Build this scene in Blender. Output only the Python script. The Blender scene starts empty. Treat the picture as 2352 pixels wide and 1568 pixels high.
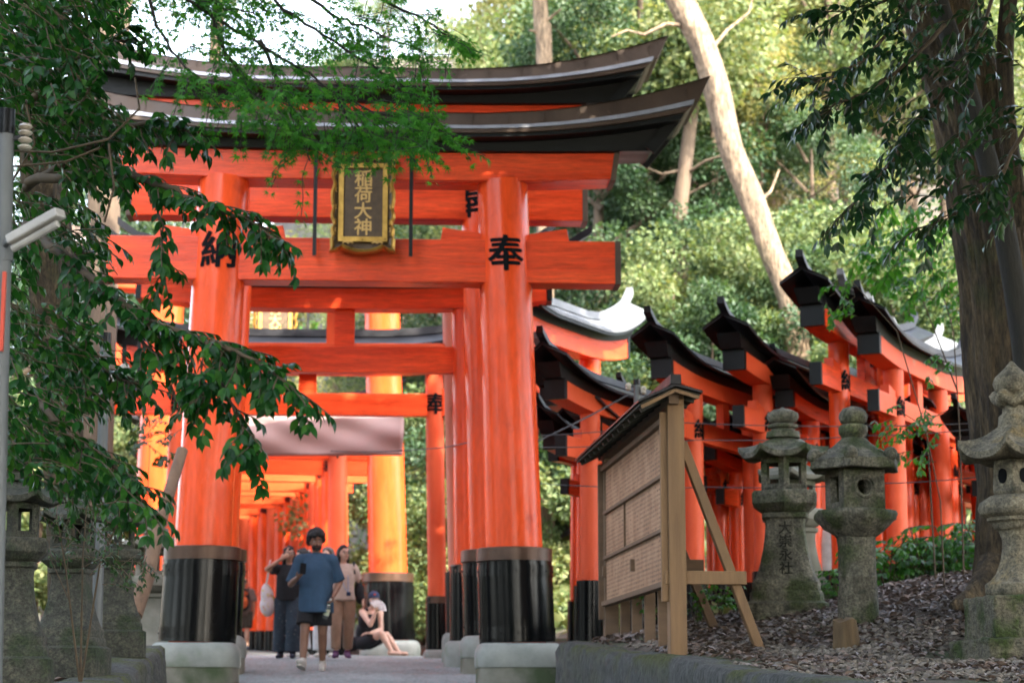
import bpy, bmesh, math, random
import numpy as np
from mathutils import Vector, Matrix, Euler
random.seed(7); RNG = np.random.default_rng(11)
sc = bpy.context.scene; COL = sc.collection
R = math.radians; PI = math.pi

# ------------------------------------------------------------------ camera geometry (used to read places off the photograph)
FPX = 4700.0; PITCH = math.atan(816/FPX); CAMZ = 1.33
def at(px, py, Y):
    dx = (px-1176)/FPX; dy = (784-py)/FPX
    d = Vector((dx, math.cos(PITCH)-dy*math.sin(PITCH), math.sin(PITCH)+dy*math.cos(PITCH)))
    t = Y/d.y
    return Vector((d.x*t, Y, CAMZ+d.z*t))

# ------------------------------------------------------------------ terrain
_py = [-40,0,23.5,30,34.8,40,60,130]; _pz = [-2.4,0,1.46,1.86,2.0,2.1,2.7,5.5]
_by = [-40,0,14,21,22.3,24,28,34,40,55,130]
_br = [3.0,3.0,1.95,.42,.75,.8,.35,-.8,-2.3,-6.0,-20]
_bl = [-2,-1.4,-2.65,-3.48,-3.9,-4.35,-4.9,-6.9,-7.2,-11,-30]
def path_z(Y): return np.interp(Y, _py, _pz)
def pr(Y): return np.interp(Y, _by, _br)
def pl(Y): return np.interp(Y, _by, _bl)
def sstep(a, b, x):
    t = np.clip((x-a)/(b-a), 0, 1); return t*t*(3-2*t)
def ground_z(X, Y):
    X = np.asarray(X, float); Y = np.asarray(Y, float)
    z = path_z(Y)
    d = X-pr(Y)
    st = np.interp(Y, [21.5,24,28,34,45,130], [.55,.45,.3,.2,.15,.1])
    a = np.interp(Y, [0,16.6,18.7,20.5,21.8,23.8,28,60], [.02,.02,.15,.16,.17,.06,.05,.05])
    dd = np.maximum(d-.15, 0); dd = np.where(dd > 9, 9+(dd-9)*.4, dd)
    zr = st*sstep(.05,.3,d)+a*dd
    zr = zr+np.maximum(Y-30.5, 0)*.36*sstep(.8, 6, d)
    e = pl(Y)-X
    sl = np.interp(Y, [21.5,24,30,45,130], [.5,.38,.25,.15,.1])
    ee = np.maximum(e-.15, 0)
    zl = sl*sstep(.05,.3,e)+.05*ee+np.maximum(Y-42, 0)*.10*sstep(1, 8, e)
    bump = .03*np.sin(X*1.7+Y*.9)*np.cos(Y*1.3-X*.6)+.02*np.sin(X*3.1-Y*2.3)
    off = np.maximum(sstep(.3,.8,d), sstep(.3,.8,e))
    return z+np.where(d > 0, zr, 0)+np.where(e > 0, zl, 0)+bump*off
def gz(x, y): return float(ground_z(x, y))

# ------------------------------------------------------------------ object helpers
def tag(o, label=None, cat=None, group=None, kind=None):
    if label: o['label'] = label
    if cat: o['category'] = cat
    if group: o['group'] = group
    if kind: o['kind'] = kind
    return o
def thing(name, label, cat, loc=(0,0,0), yaw=0, group=None):
    o = bpy.data.objects.new(name, None); COL.objects.link(o); o.empty_display_size = .2
    o.location = loc; o.rotation_euler = (0,0,yaw)
    return tag(o, label, cat, group)
def link(name, me, m=None, parent=None):
    o = bpy.data.objects.new(name, me); COL.objects.link(o)
    if m is not None and len(me.materials) == 0: me.materials.append(m)
    if parent is not None: o.parent = parent
    return o
def copy_tree(o, parent=None):
    c = o.copy(); COL.objects.link(c); c.parent = parent
    for ch in list(o.children): copy_tree(ch, c)
    return c

class MB:
    def __init__(s): s.v = []; s.f = []
    def add(s, vs, fs):
        n = len(s.v); s.v += [tuple(v) for v in vs]; s.f += [tuple(i+n for i in f) for f in fs]; return s
    def box(s, c, sz, rot=None):
        hx,hy,hz = sz[0]/2,sz[1]/2,sz[2]/2
        vs = [Vector((x*hx,y*hy,z*hz)) for x in (-1,1) for y in (-1,1) for z in (-1,1)]
        if rot is not None: vs = [rot @ v for v in vs]
        c = Vector(c)
        return s.add([v+c for v in vs], [(0,1,3,2),(4,6,7,5),(0,4,5,1),(2,3,7,6),(0,2,6,4),(1,5,7,3)])
    def bar(s, a, b, w, h, up=(0,0,1)):
        a = Vector(a); b = Vector(b); d = (b-a); L = d.length; d.normalize()
        x = d.cross(Vector(up)); x = x.normalized() if x.length > 1e-4 else Vector((1,0,0))
        z = x.cross(d)
        return s.box((a+b)/2, (w,L,h), Matrix((x,d,z)).transposed())
    def sweep(s, secs, caps=None, closed=True):
        n = len(secs[0]); vs = [p for q in secs for p in q]; fs = []
        for i in range(len(secs)-1):
            for k in range(n if closed else n-1):
                k2 = (k+1) % n
                fs.append((i*n+k, i*n+k2, (i+1)*n+k2, (i+1)*n+k))
        if closed:
            e = (len(secs)-1)*n
            if caps is None: fs += [tuple(range(n-1,-1,-1)), tuple(range(e,e+n))]
            else:
                for c in caps: fs += [tuple(reversed(c)), tuple(e+i for i in c)]
        return s.add(vs, fs)
    def tube(s, pts, rad, seg=10, cap=True):
        pts = [Vector(p) for p in pts]
        if not hasattr(rad, '__len__'): rad = [rad]*len(pts)
        secs = []; ref = None
        for i,p in enumerate(pts):
            d = (pts[min(i+1,len(pts)-1)]-pts[max(i-1,0)]).normalized()
            if ref is None: ref = Vector((1,0,0)) if abs(d.x) < .8 else Vector((0,1,0))
            u = (ref-d*ref.dot(d)).normalized(); w = d.cross(u); ref = u
            secs.append([p+(u*math.cos(2*PI*k/seg)+w*math.sin(2*PI*k/seg))*rad[i] for k in range(seg)])
        return s.sweep(secs)
    def lathe(s, prof, seg=24, c=(0,0,0), fn=None, rot0=0):
        secs = []
        for r,z in prof:
            ring = []
            for k in range(seg):
                a = 2*PI*k/seg+rot0; rr,zz = (r,z) if fn is None else fn(a,r,z)
                ring.append(Vector((c[0]+rr*math.cos(a), c[1]+rr*math.sin(a), c[2]+zz)))
            secs.append(ring)
        return s.sweep(secs)
    def ell(s, c, r, rot=None, seg=16, rings=10):
        c = Vector(c)
        if not hasattr(r,'__len__'): r = (r,r,r)
        vs = []; fs = []
        for i in range(1, rings):
            t = PI*i/rings
            for k in range(seg):
                a = 2*PI*k/seg
                v = Vector((r[0]*math.sin(t)*math.cos(a), r[1]*math.sin(t)*math.sin(a), r[2]*math.cos(t)))
                vs.append(c+(rot @ v if rot is not None else v))
        top = Vector((0,0,r[2])); bot = -top
        vs += [c+(rot @ top if rot is not None else top), c+(rot @ bot if rot is not None else bot)]
        T = len(vs)-2
        for i in range(rings-2):
            for k in range(seg):
                k2 = (k+1) % seg
                fs.append((i*seg+k, (i+1)*seg+k, (i+1)*seg+k2, i*seg+k2))
        for k in range(seg):
            k2 = (k+1) % seg
            fs.append((T,k,k2)); fs.append((T+1,(rings-2)*seg+k2,(rings-2)*seg+k))
        return s.add(vs, fs)
    def cap(s, a, ra, b, rb, seg=14, sq=1.0):      # tapered limb with round ends
        a = Vector(a); b = Vector(b); d = (b-a).normalized()
        pts = []; rad = []
        for t in (-.98,-.8,-.5): pts.append(a+d*ra*t); rad.append(ra*math.sqrt(1-t*t))
        for t in (0,.33,.66,1): pts.append(a.lerp(b,t)); rad.append(ra+(rb-ra)*t)
        for t in (.5,.8,.98): pts.append(b+d*rb*t); rad.append(rb*math.sqrt(1-t*t))
        return s.tube(pts, rad, seg)
    def mesh(s, name, smooth=None):
        me = bpy.data.meshes.new(name); me.from_pydata([tuple(v) for v in s.v], [], s.f)
        bm = bmesh.new(); bm.from_mesh(me); bmesh.ops.recalc_face_normals(bm, faces=bm.faces); bm.to_mesh(me); bm.free()
        if smooth is not None:
            me.polygons.foreach_set('use_smooth', [True]*len(me.polygons)); me.set_sharp_from_angle(angle=R(smooth))
        return me
    def build(s, name, m=None, parent=None, smooth=None, bevel=0):
        o = link(name, s.mesh(name, smooth), m, parent)
        if bevel:
            b = o.modifiers.new('bevel','BEVEL'); b.width = bevel; b.segments = 2; b.limit_method = 'ANGLE'; b.angle_limit = R(40)
        return o
def remesh(mb, name, voxel, m, parent=None, smooth_it=2):
    o = link(name, mb.mesh(name)); md = o.modifiers.new('r','REMESH'); md.mode = 'VOXEL'; md.voxel_size = voxel
    if smooth_it:
        sm = o.modifiers.new('s','SMOOTH'); sm.iterations = smooth_it; sm.factor = .5
    dg = bpy.context.evaluated_depsgraph_get(); dg.update()
    me = bpy.data.meshes.new_from_object(o.evaluated_get(dg)); me.name = name
    bpy.data.objects.remove(o)
    me.polygons.foreach_set('use_smooth', [True]*len(me.polygons))
    me.materials.clear()
    return link(name, me, m, parent)

# ------------------------------------------------------------------ materials
def nodes(name):
    m = bpy.data.materials.new(name); m.use_nodes = True; nt = m.node_tree; nt.nodes.clear()
    return m, nt, nt.nodes.new, nt.links.new
def mat(name, cols, rough=.6, scale=3, stretch=(1,1,1), bump=0, bscale=None, detail=6, metal=0, coat=0, spec=.5, rvar=.1,
        moss=None, mosslev=.55, mscale=1.3, up=False, spots=None, sheen=0, trans=0, dist=.03, nrough=.62, grit=0, gr_=(.35,1.6)):
    """noise between two or three real surface colours + fine relief"""
    m,nt,N,L = nodes(name)
    out = N('ShaderNodeOutputMaterial'); b = N('ShaderNodeBsdfPrincipled'); tc = N('ShaderNodeTexCoord')
    mp = N('ShaderNodeMapping'); mp.inputs['Scale'].default_value = stretch; L(tc.outputs['Object'], mp.inputs['Vector'])
    nz = N('ShaderNodeTexNoise'); nz.inputs['Scale'].default_value = scale; nz.inputs['Detail'].default_value = detail; nz.inputs['Roughness'].default_value = nrough
    L(mp.outputs[0], nz.inputs['Vector'])
    cr = N('ShaderNodeValToRGB'); el = cr.color_ramp.elements
    el[0].position = .3; el[1].position = .7; el[0].color = (*cols[0],1); el[1].color = (*cols[-1],1)
    if len(cols) == 3: e = el.new(.5); e.color = (*cols[1],1)
    L(nz.outputs['Fac'], cr.inputs['Fac']); col = cr.outputs['Color']
    def mixin(col, fac, c):
        mx = N('ShaderNodeMix'); mx.data_type = 'RGBA'; L(fac, mx.inputs[0]); L(col, mx.inputs[6]); mx.inputs[7].default_value = (*c,1); return mx.outputs[2]
    def ramp(src, a, b_):
        r_ = N('ShaderNodeMapRange'); r_.inputs[1].default_value = a; r_.inputs[2].default_value = b_; L(src, r_.inputs[0]); return r_.outputs[0]
    if spots:
        n3 = N('ShaderNodeTexNoise'); n3.inputs['Scale'].default_value = spots[1]; n3.inputs['Detail'].default_value = 4; L(tc.outputs['Object'], n3.inputs['Vector'])
        col = mixin(col, ramp(n3.outputs['Fac'], spots[2], spots[2]+.12), spots[0])
    if moss:
        n2 = N('ShaderNodeTexNoise'); n2.inputs['Scale'].default_value = mscale; n2.inputs['Detail'].default_value = 8; L(tc.outputs['Object'], n2.inputs['Vector'])
        fac = ramp(n2.outputs['Fac'], mosslev, mosslev+.13)
        if up:
            g = N('ShaderNodeNewGeometry'); sx = N('ShaderNodeSeparateXYZ'); L(g.outputs['Normal'], sx.inputs[0])
            mu = N('ShaderNodeMath'); mu.operation = 'MULTIPLY'; L(fac, mu.inputs[0]); L(ramp(sx.outputs['Z'], -.1, .6), mu.inputs[1]); fac = mu.outputs[0]
        col = mixin(col, fac, moss)
    if grit:                                     # fine dark and light grains of the material itself
        n4 = N('ShaderNodeTexNoise'); n4.inputs['Scale'].default_value = grit; n4.inputs['Detail'].default_value = 3; n4.inputs['Roughness'].default_value = .8; L(mp.outputs[0], n4.inputs['Vector'])
        gm = N('ShaderNodeMix'); gm.data_type = 'RGBA'; gm.blend_type = 'MULTIPLY'; gm.inputs[0].default_value = 1; gr = N('ShaderNodeMapRange'); gr.inputs[1].default_value = .32; gr.inputs[2].default_value = .68; gr.inputs[3].default_value = gr_[0]; gr.inputs[4].default_value = gr_[1]
        L(n4.outputs['Fac'], gr.inputs[0]); L(col, gm.inputs[6]); L(gr.outputs[0], gm.inputs[7]); col = gm.outputs[2]
    L(col, b.inputs['Base Color'])
    if rvar:
        rr = N('ShaderNodeMapRange'); L(nz.outputs['Fac'], rr.inputs[0]); rr.inputs[1].default_value = .3; rr.inputs[2].default_value = .7
        rr.inputs[3].default_value = max(.03, rough-rvar); rr.inputs[4].default_value = min(1, rough+rvar); L(rr.outputs[0], b.inputs['Roughness'])
    else: b.inputs['Roughness'].default_value = rough
    b.inputs['Metallic'].default_value = metal; b.inputs['Specular IOR Level'].default_value = spec
    if coat: b.inputs['Coat Weight'].default_value = coat; b.inputs['Coat Roughness'].default_value = .12
    if trans: b.inputs['Transmission Weight'].default_value = trans
    if bump:
        bz = N('ShaderNodeTexNoise'); bz.inputs['Scale'].default_value = bscale or scale*4; bz.inputs['Detail'].default_value = 8; bz.inputs['Roughness'].default_value = .65
        L(mp.outputs[0], bz.inputs['Vector'])
        bp = N('ShaderNodeBump'); bp.inputs['Strength'].default_value = bump; bp.inputs['Distance'].default_value = dist; L(bz.outputs['Fac'], bp.inputs['Height'])
        L(bp.outputs[0], b.inputs['Normal'])
    L(b.outputs[0], out.inputs['Surface'])
    return m
def leafmat(name, cols, rough=.4, trans=.45, spec=.5, tcol=None):
    """each leaf its own tone (an attribute of the leaf) between the given leaf colours; light passes through the blade"""
    m,nt,N,L = nodes(name)
    out = N('ShaderNodeOutputMaterial'); b = N('ShaderNodeBsdfPrincipled'); t = N('ShaderNodeBsdfTranslucent'); mx = N('ShaderNodeMixShader')
    a = N('ShaderNodeAttribute'); a.attribute_name = 'tone'
    cr = N('ShaderNodeValToRGB'); el = cr.color_ramp.elements
    el[0].position = 0; el[1].position = 1; el[0].color = (*cols[0],1); el[1].color = (*cols[-1],1)
    for i,c in enumerate(cols[1:-1]): e = el.new((i+1)/(len(cols)-1)); e.color = (*c,1)
    L(a.outputs['Fac'], cr.inputs['Fac']); L(cr.outputs['Color'], b.inputs['Base Color'])
    g = N('ShaderNodeMix'); g.data_type = 'RGBA'; g.blend_type = 'MULTIPLY'; g.inputs[0].default_value = 1; L(cr.outputs['Color'], g.inputs[6]); g.inputs[7].default_value = (*(tcol or (1.5,1.6,.7)),1)
    L(g.outputs[2], t.inputs['Color'])
    b.inputs['Roughness'].default_value = rough; b.inputs['Specular IOR Level'].default_value = spec
    mx.inputs[0].default_value = trans; L(b.outputs[0], mx.inputs[1]); L(t.outputs[0], mx.inputs[2]); L(mx.outputs[0], out.inputs['Surface'])
    return m
V3 = lambda *a: a
M = {}
M['verm'] = mat('vermilion lacquer', [V3(.76,.070,.014),V3(.90,.098,.022)], .24, 1.6, (1,1,.25), .10, 14, coat=.04, rvar=.10, spec=.24, spots=(V3(.52,.042,.012),1.9,.61), dist=.02, grit=5, gr_=(.80,1.12))
M['vermwood'] = mat('vermilion painted wood', [V3(.62,.048,.012),V3(.90,.096,.022)], .34, 1.5, (.35,2,4), .25, 26, coat=.04, rvar=.1, dist=.01, spec=.24, grit=9, gr_=(.72,1.18), spots=(V3(.42,.035,.010),2.6,.66))
M['vermfadesky'] = mat('faded sky tinted vermilion paint', [V3(.66,.075,.022),V3(.80,.13,.05)], .45, 1.5, (1,1,.4), .15, 25, rvar=.1, spec=.25, spots=(V3(.5,.2,.12),2.2,.66))  # pinkish sky reflection on the row gates mixed into this faded paint colour
M['vermpale'] = mat('peeling pale vermilion paint', [V3(.62,.13,.06),V3(.62,.22,.14)], .5, 1.1, (2,2,.5), .2, 20, spots=(V3(.28,.13,.08),2.0,.62))
M['black'] = mat('black lacquer', [V3(.0025,.003,.0035),V3(.006,.0065,.007)], .17, 2, bump=.04, bscale=14, coat=.04, rvar=.05, spec=.18)
M['blackwood'] = mat('black painted wood', [V3(.0025,.0035,.004),V3(.007,.009,.0095)], .42, 3, (.4,2,3), .2, 30, spec=.25)
M['blackroof'] = mat('black roof sheet', [V3(.004,.004,.0055),V3(.010,.010,.013)], .4, 2.5, bump=.1, bscale=20, spec=.3)
M['rooftop'] = mat('grey roof sheet', [V3(.12,.13,.14),V3(.20,.21,.225)], .65, 2.5, bump=.15, bscale=20, spec=.25)
M['copper'] = mat('aged brown copper', [V3(.050,.030,.019),V3(.10,.062,.040)], .55, 2.2, (1,1,.6), .12, 22, metal=.15, spots=(V3(.20,.14,.10),5,.68))
M['collar'] = mat('brown copper collar', [V3(.060,.032,.020),V3(.11,.06,.038)], .38, 4, bump=.06, metal=.4)
M['edge'] = mat('pale metal roof edge', [V3(.28,.28,.31),V3(.44,.44,.48)], .35, 5, metal=.3)
M['gold'] = mat('gilded wood', [V3(.30,.17,.030),V3(.58,.35,.075)], .36, 9, metal=.65, bump=.15, bscale=30)
M['golddark'] = mat('dark bronze plaque', [V3(.050,.030,.012),V3(.085,.050,.02)], .4, 12, bump=.1, metal=.3)
M['goldflat'] = mat('gold leaf lettering', [V3(.42,.25,.07),V3(.58,.36,.11)], .5, 12, metal=.2)
M['iron'] = mat('black iron strap', [V3(.003,.003,.003),V3(.007,.007,.007)], .4, 8, spec=.3)
M['ink'] = mat('black ink', [V3(.003,.0035,.004),V3(.006,.0065,.007)], .75, 8, spec=.1)
M['carving'] = mat('worn dark carved letters', [V3(.014,.015,.012),V3(.05,.048,.036)], .9, 14, spec=.1)
M['kame'] = mat('pale granite base', [V3(.17,.185,.165),V3(.31,.32,.29)], .75, 3, bump=.25, bscale=40, moss=V3(.15,.19,.12), mosslev=.6, mscale=2.2, dist=.01)
M['kamelow'] = mat('dirty granite plinth', [V3(.11,.11,.08),V3(.22,.21,.17)], .85, 4, bump=.3, bscale=40, moss=V3(.05,.07,.03), mosslev=.5, dist=.01)
M['stone'] = mat('mossy lantern stone', [V3(.050,.049,.036),V3(.13,.122,.088),V3(.23,.21,.155)], .9, 9, bump=.9, bscale=45, detail=10, moss=V3(.05,.065,.022), mosslev=.48, mscale=3.0, spots=(V3(.03,.034,.024),7,.60), dist=.02, grit=38)
M['stoneshade'] = mat('shaded lantern stone', [V3(.018,.020,.014),V3(.048,.049,.035),V3(.09,.085,.06)], .92, 9, bump=.8, bscale=40, detail=10, moss=V3(.022,.034,.012), mosslev=.52, mscale=3.0, dist=.02, grit=30)  # shade on the left lanterns put into this darker copy of the stone
M['stone2'] = mat('ochre lichen lantern stone', [V3(.065,.058,.04),V3(.165,.145,.10),V3(.27,.235,.16)], .9, 8, bump=.7, bscale=45, detail=10, moss=V3(.26,.17,.035), mosslev=.56, mscale=2.4, up=True, spots=(V3(.05,.05,.034),6,.62), dist=.018, grit=38)
M['stonem'] = mat('moss covered plinth stone', [V3(.06,.058,.04),V3(.17,.15,.10)], .95, 6, bump=.9, bscale=30, moss=V3(.028,.045,.008), mosslev=.44, mscale=3, dist=.02, grit=30)
M['wall'] = mat('old concrete kerb wall', [V3(.032,.036,.034),V3(.085,.088,.08)], .92, 5, (2.5,2.5,.5), .9, 14, detail=10, moss=V3(.05,.06,.012), mosslev=.45, mscale=2.2, up=True, spots=(V3(.015,.017,.016),4,.6), dist=.035, grit=16)
M['path'] = mat('worn asphalt path', [V3(.155,.18,.178),V3(.235,.262,.255)], .9, 1.4, bump=.35, bscale=90, spots=(V3(.09,.092,.09),2,.62), dist=.006, grit=22)
M['soil'] = mat('forest soil', [V3(.028,.021,.015),V3(.075,.058,.042),V3(.12,.098,.075)], .95, 5, bump=.8, bscale=20, detail=10, moss=V3(.030,.050,.008), mosslev=.53, mscale=.9, dist=.03)
M['post'] = mat('weathered timber post', [V3(.15,.083,.036),V3(.27,.16,.075)], .75, 2.2, (4,4,.35), .35, 14, spots=(V3(.035,.022,.012),3.2,.72), dist=.012)
M['frame'] = mat('grey brown timber', [V3(.10,.060,.032),V3(.18,.112,.063)], .8, 2.2, (4,.35,4), .35, 14, dist=.012)
M['soffit'] = mat('dark roof boarding', [V3(.012,.014,.010),V3(.035,.034,.022)], .8, 3, (.4,3,3), .3, 16)
M['bark'] = mat('fissured bark', [V3(.014,.010,.006),V3(.070,.050,.027),V3(.16,.115,.062)], .95, 4.2, (2.2,2.2,.40), 1.0, 6, detail=10, moss=V3(.055,.06,.018), mosslev=.6, mscale=1.2, dist=.12, grit=11)
M['barkdark'] = mat('dark smooth bark', [V3(.012,.012,.010),V3(.035,.033,.026)], .9, 4, (2,2,.5), .6, 9, dist=.04)
M['barkpale'] = mat('pale smooth bark', [V3(.13,.088,.055),V3(.26,.19,.125)], .95, 2.6, (2,2,.5), .9, 7, spots=(V3(.085,.055,.032),1.6,.58), moss=V3(.12,.11,.05), mosslev=.6, mscale=.9, dist=.09, grit=7)
M['barkmid'] = mat('brown forest bark', [V3(.06,.042,.026),V3(.13,.09,.06)], .9, 2, (2,2,.5), .5, 8, dist=.05)
M['twig'] = mat('twig bark', [V3(.04,.026,.014),V3(.10,.07,.038)], .8, 12)
M['log'] = mat('bare leaning log', [V3(.11,.062,.036),V3(.21,.13,.08)], .85, 4, (2,2,.4), .5, 12, spots=(V3(.05,.03,.02),5,.63), dist=.02)
M['pole'] = mat('grey galvanised pole', [V3(.085,.092,.092),V3(.14,.148,.148)], .55, 5, (1,1,.3), metal=.3)
M['lampcase'] = mat('white lamp casing', [V3(.36,.34,.31),V3(.48,.46,.42)], .4, 6)
M['ceramic'] = mat('brown white insulator', [V3(.35,.28,.2),V3(.6,.56,.48)], .3, 10)
M['cable'] = mat('cable sheath', [V3(.05,.05,.055),V3(.09,.09,.1)], .5, 10)
M['redsign'] = mat('red sign', [V3(.50,.04,.012),V3(.6,.06,.02)], .45, 4)
M['banner'] = mat('pinkish cloth banner', [V3(.36,.25,.235),V3(.40,.28,.265)], .9, 1.2, bump=.1, bscale=8)
M['whitesign'] = mat('white sign', [V3(.7,.7,.66),V3(.8,.8,.76)], .5, 4)
M['stump'] = mat('cut stump wood', [V3(.075,.048,.022),V3(.17,.115,.06)], .9, 4, (4,4,.4), .6, 12, dist=.02)
# leaves
M['camphor'] = leafmat('glossy evergreen leaf', [V3(.006,.034,.008),V3(.010,.056,.011),V3(.018,.082,.014),V3(.042,.125,.018)], .30, .28, .16)
M['maple'] = leafmat('maple leaf', [V3(.022,.115,.014),V3(.038,.17,.018),V3(.075,.24,.026)], .5, .5, .25)
M['dark'] = leafmat('dark hanging leaf', [V3(.009,.030,.012),V3(.014,.046,.016),V3(.028,.074,.020)], .3, .25, .35)
M['fresh'] = leafmat('fresh green leaf', [V3(.025,.10,.018),V3(.045,.16,.022),V3(.085,.22,.03)], .35, .45, .5)
M['shrub'] = leafmat('small shrub leaf', [V3(.014,.038,.014),V3(.024,.058,.018),V3(.04,.085,.022)], .45, .35)
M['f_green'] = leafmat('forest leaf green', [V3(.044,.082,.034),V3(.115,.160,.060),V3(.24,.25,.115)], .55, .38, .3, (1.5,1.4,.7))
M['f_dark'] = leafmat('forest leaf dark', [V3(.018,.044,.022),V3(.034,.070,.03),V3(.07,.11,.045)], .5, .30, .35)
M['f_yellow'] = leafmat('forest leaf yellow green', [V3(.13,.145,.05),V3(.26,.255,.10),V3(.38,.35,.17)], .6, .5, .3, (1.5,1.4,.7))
M['litter'] = leafmat('dead leaf', [V3(.048,.033,.025),V3(.125,.088,.066),V3(.22,.155,.118),V3(.22,.205,.21)], .55, .1, .4, (1,1,1))
M['stonesbit'] = leafmat('gravel bit', [V3(.08,.07,.055),V3(.16,.135,.105),V3(.26,.23,.19)], .85, 0, .3, (1,1,1))

# ------------------------------------------------------------------ lettering
_gl = {}
def glyph(ch, weight=.02, cuts=2):
    k = (ch, weight, cuts)
    if k in _gl: return _gl[k]
    cu = bpy.data.curves.new('g','FONT'); cu.body = ch; cu.size = 1; cu.offset = weight; cu.align_x = 'CENTER'; cu.resolution_u = 3
    o = bpy.data.objects.new('g', cu); COL.objects.link(o)
    dg = bpy.context.evaluated_depsgraph_get(); dg.update()
    me = bpy.data.meshes.new_from_object(o.evaluated_get(dg)); bpy.data.objects.remove(o)
    bm = bmesh.new(); bm.from_mesh(me); bpy.data.meshes.remove(me)
    bmesh.ops.triangulate(bm, faces=bm.faces)
    for _ in range(cuts):
        es = [e for e in bm.edges if e.calc_length() > .12]
        if es: bmesh.ops.subdivide_edges(bm, edges=es, cuts=1); bmesh.ops.triangulate(bm, faces=bm.faces)
    bm.verts.index_update()
    vs = np.array([v.co[:2] for v in bm.verts]) if len(bm.verts) else np.zeros((0,2)); fs = [[v.index for v in f.verts] for f in bm.faces]; bm.free()
    if len(vs):
        lo,hi = vs.min(0),vs.max(0); vs = (vs-(lo+hi)/2)/max(hi[1]-lo[1], hi[0]-lo[0], .01)
    _gl[k] = (vs, fs); return _gl[k]
def flat_text(name, chars, size, pitch, m, parent, origin, right, up, lift, weight=.02):
    """column of characters on a flat face"""
    mb = MB(); right = Vector(right); up = Vector(up); n = right.cross(up)
    for i,ch in enumerate(chars):
        vs,fs = glyph(ch, 0, 0); o = Vector(origin)-up*pitch*i
        for j,(ox,oy) in enumerate(((0,0),(.018,.006),(-.018,-.006),(.004,.018),(-.004,-.018))):
            mb.add([o+right*(v[0]+ox)*size+up*(v[1]+oy)*size+n*(lift+.0008*j) for v in vs], fs)
    return mb.build(name, m, parent)

# ------------------------------------------------------------------ leaves
def leaf_t(w=.42, droop=.18, fold=.10):
    """pointed oval blade folded along its midrib, tip drooping"""
    prof = [(0,0),(.12,.20),(.28,.40),(.46,.50),(.64,.44),(.80,.29),(.93,.09),(1.06,0)]
    v = []; n = len(prof)
    for y,x in prof: v += [(w*x, y, fold*x*2*.5-droop*y*y), (0, y, -droop*y*y), (-w*x, y, fold*x*2*.5-droop*y*y)]
    f = []
    for i in range(n-1):
        a,b = i*3,(i+1)*3
        if i == 0: f += [(1,b,b+1),(1,b+1,b+2)]
        elif i == n-2: f += [(a,b+1,a+1),(a+1,b+1,a+2)]
        else: f += [(a,b,b+1,a+1),(a+1,b+1,b+2,a+2)]
    return np.array(v), f
def maple_t():
    v = [(0,0,0)]; lobes = [(-118,.45),(-78,.72),(-40,.92),(0,1.0),(40,.92),(78,.72),(118,.45)]
    for i,(a,l) in enumerate(lobes):
        a_ = R(a)
        v += [(l*.55*math.sin(a_-.13), l*.55*math.cos(a_-.13)-.0, -.02),(l*math.sin(a_), l*math.cos(a_), -.16*l),(l*.55*math.sin(a_+.13), l*.55*math.cos(a_+.13), -.02)]
        if i < 6:
            b = R((a+lobes[i+1][0])/2); v.append((.27*math.sin(b), .27*math.cos(b), .0))
    f = []
    for i in range(7):
        k = 1+i*4
        f.append((0,k,k+1,k+2))
        if i < 6: f.append((0,k+2,k+3)); f.append((0,k+3,k+4))
    return np.array(v), f
CARD = (np.array([(0,0,0),(.34,.45,.06),(0,1,-.08),(-.34,.45,.06)]), [(0,1,2),(0,2,3)])
LEAF = leaf_t(); LEAFW = leaf_t(.50, .26, .10); MAPLE = maple_t()
def norm(a): return a/np.maximum(np.linalg.norm(a, axis=-1, keepdims=True), 1e-9)
class Leaves:
    def __init__(s): s.p = []; s.d = []; s.n = []; s.s = []
    def add(s, p, d, n, sc_): s.p.append(np.atleast_2d(p)); s.d.append(np.atleast_2d(d)); s.n.append(np.atleast_2d(n)); s.s.append(np.atleast_1d(sc_))
    def mesh(s, name, tmpl, tone=None):
        P = np.concatenate(s.p); D = norm(np.concatenate(s.d)); Nn = np.concatenate(s.n); S = np.concatenate(s.s)
        X = norm(np.cross(D, Nn)); Z = np.cross(X, D)
        tv,tf = tmpl; n = len(P); k = len(tv)
        V = P[:,None,:]+S[:,None,None]*(tv[None,:,0:1]*X[:,None,:]+tv[None,:,1:2]*D[:,None,:]+tv[None,:,2:3]*Z[:,None,:])
        lens = np.array([len(f) for f in tf]); idx = np.concatenate([np.array(f) for f in tf])
        loops = (idx[None,:]+np.arange(n)[:,None]*k).ravel(); tot = np.tile(lens, n); start = np.concatenate([[0],np.cumsum(tot)[:-1]])
        me = bpy.data.meshes.new(name); me.vertices.add(n*k); me.vertices.foreach_set('co', V.reshape(-1).astype(np.float32))
        me.loops.add(len(loops)); me.loops.foreach_set('vertex_index', loops.astype(np.int32))
        me.polygons.add(len(tot)); me.polygons.foreach_set('loop_start', start.astype(np.int32)); me.polygons.foreach_set('loop_total', tot.astype(np.int32))
        me.update(calc_edges=True)
        a = me.attributes.new('tone','FLOAT','POINT'); tn = RNG.random(n) if tone is None else tone
        a.data.foreach_set('value', np.repeat(np.clip(tn,0,1), k).astype(np.float32))
        return me
def in_poly(p, poly):
    x,y = p; c = False; j = len(poly)-1
    for i in range(len(poly)):
        xi,yi = poly[i]; xj,yj = poly[j]
        if (yi > y) != (yj > y) and x < (xj-xi)*(y-yi)/(yj-yi)+xi: c = not c
        j = i
    return c
def sample_poly(poly, n):
    xs = [p[0] for p in poly]; ys = [p[1] for p in poly]; o = []
    while len(o) < n:
        q = (random.uniform(min(xs),max(xs)), random.uniform(min(ys),max(ys)))
        if in_poly(q, poly): o.append(q)
    return o
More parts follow.
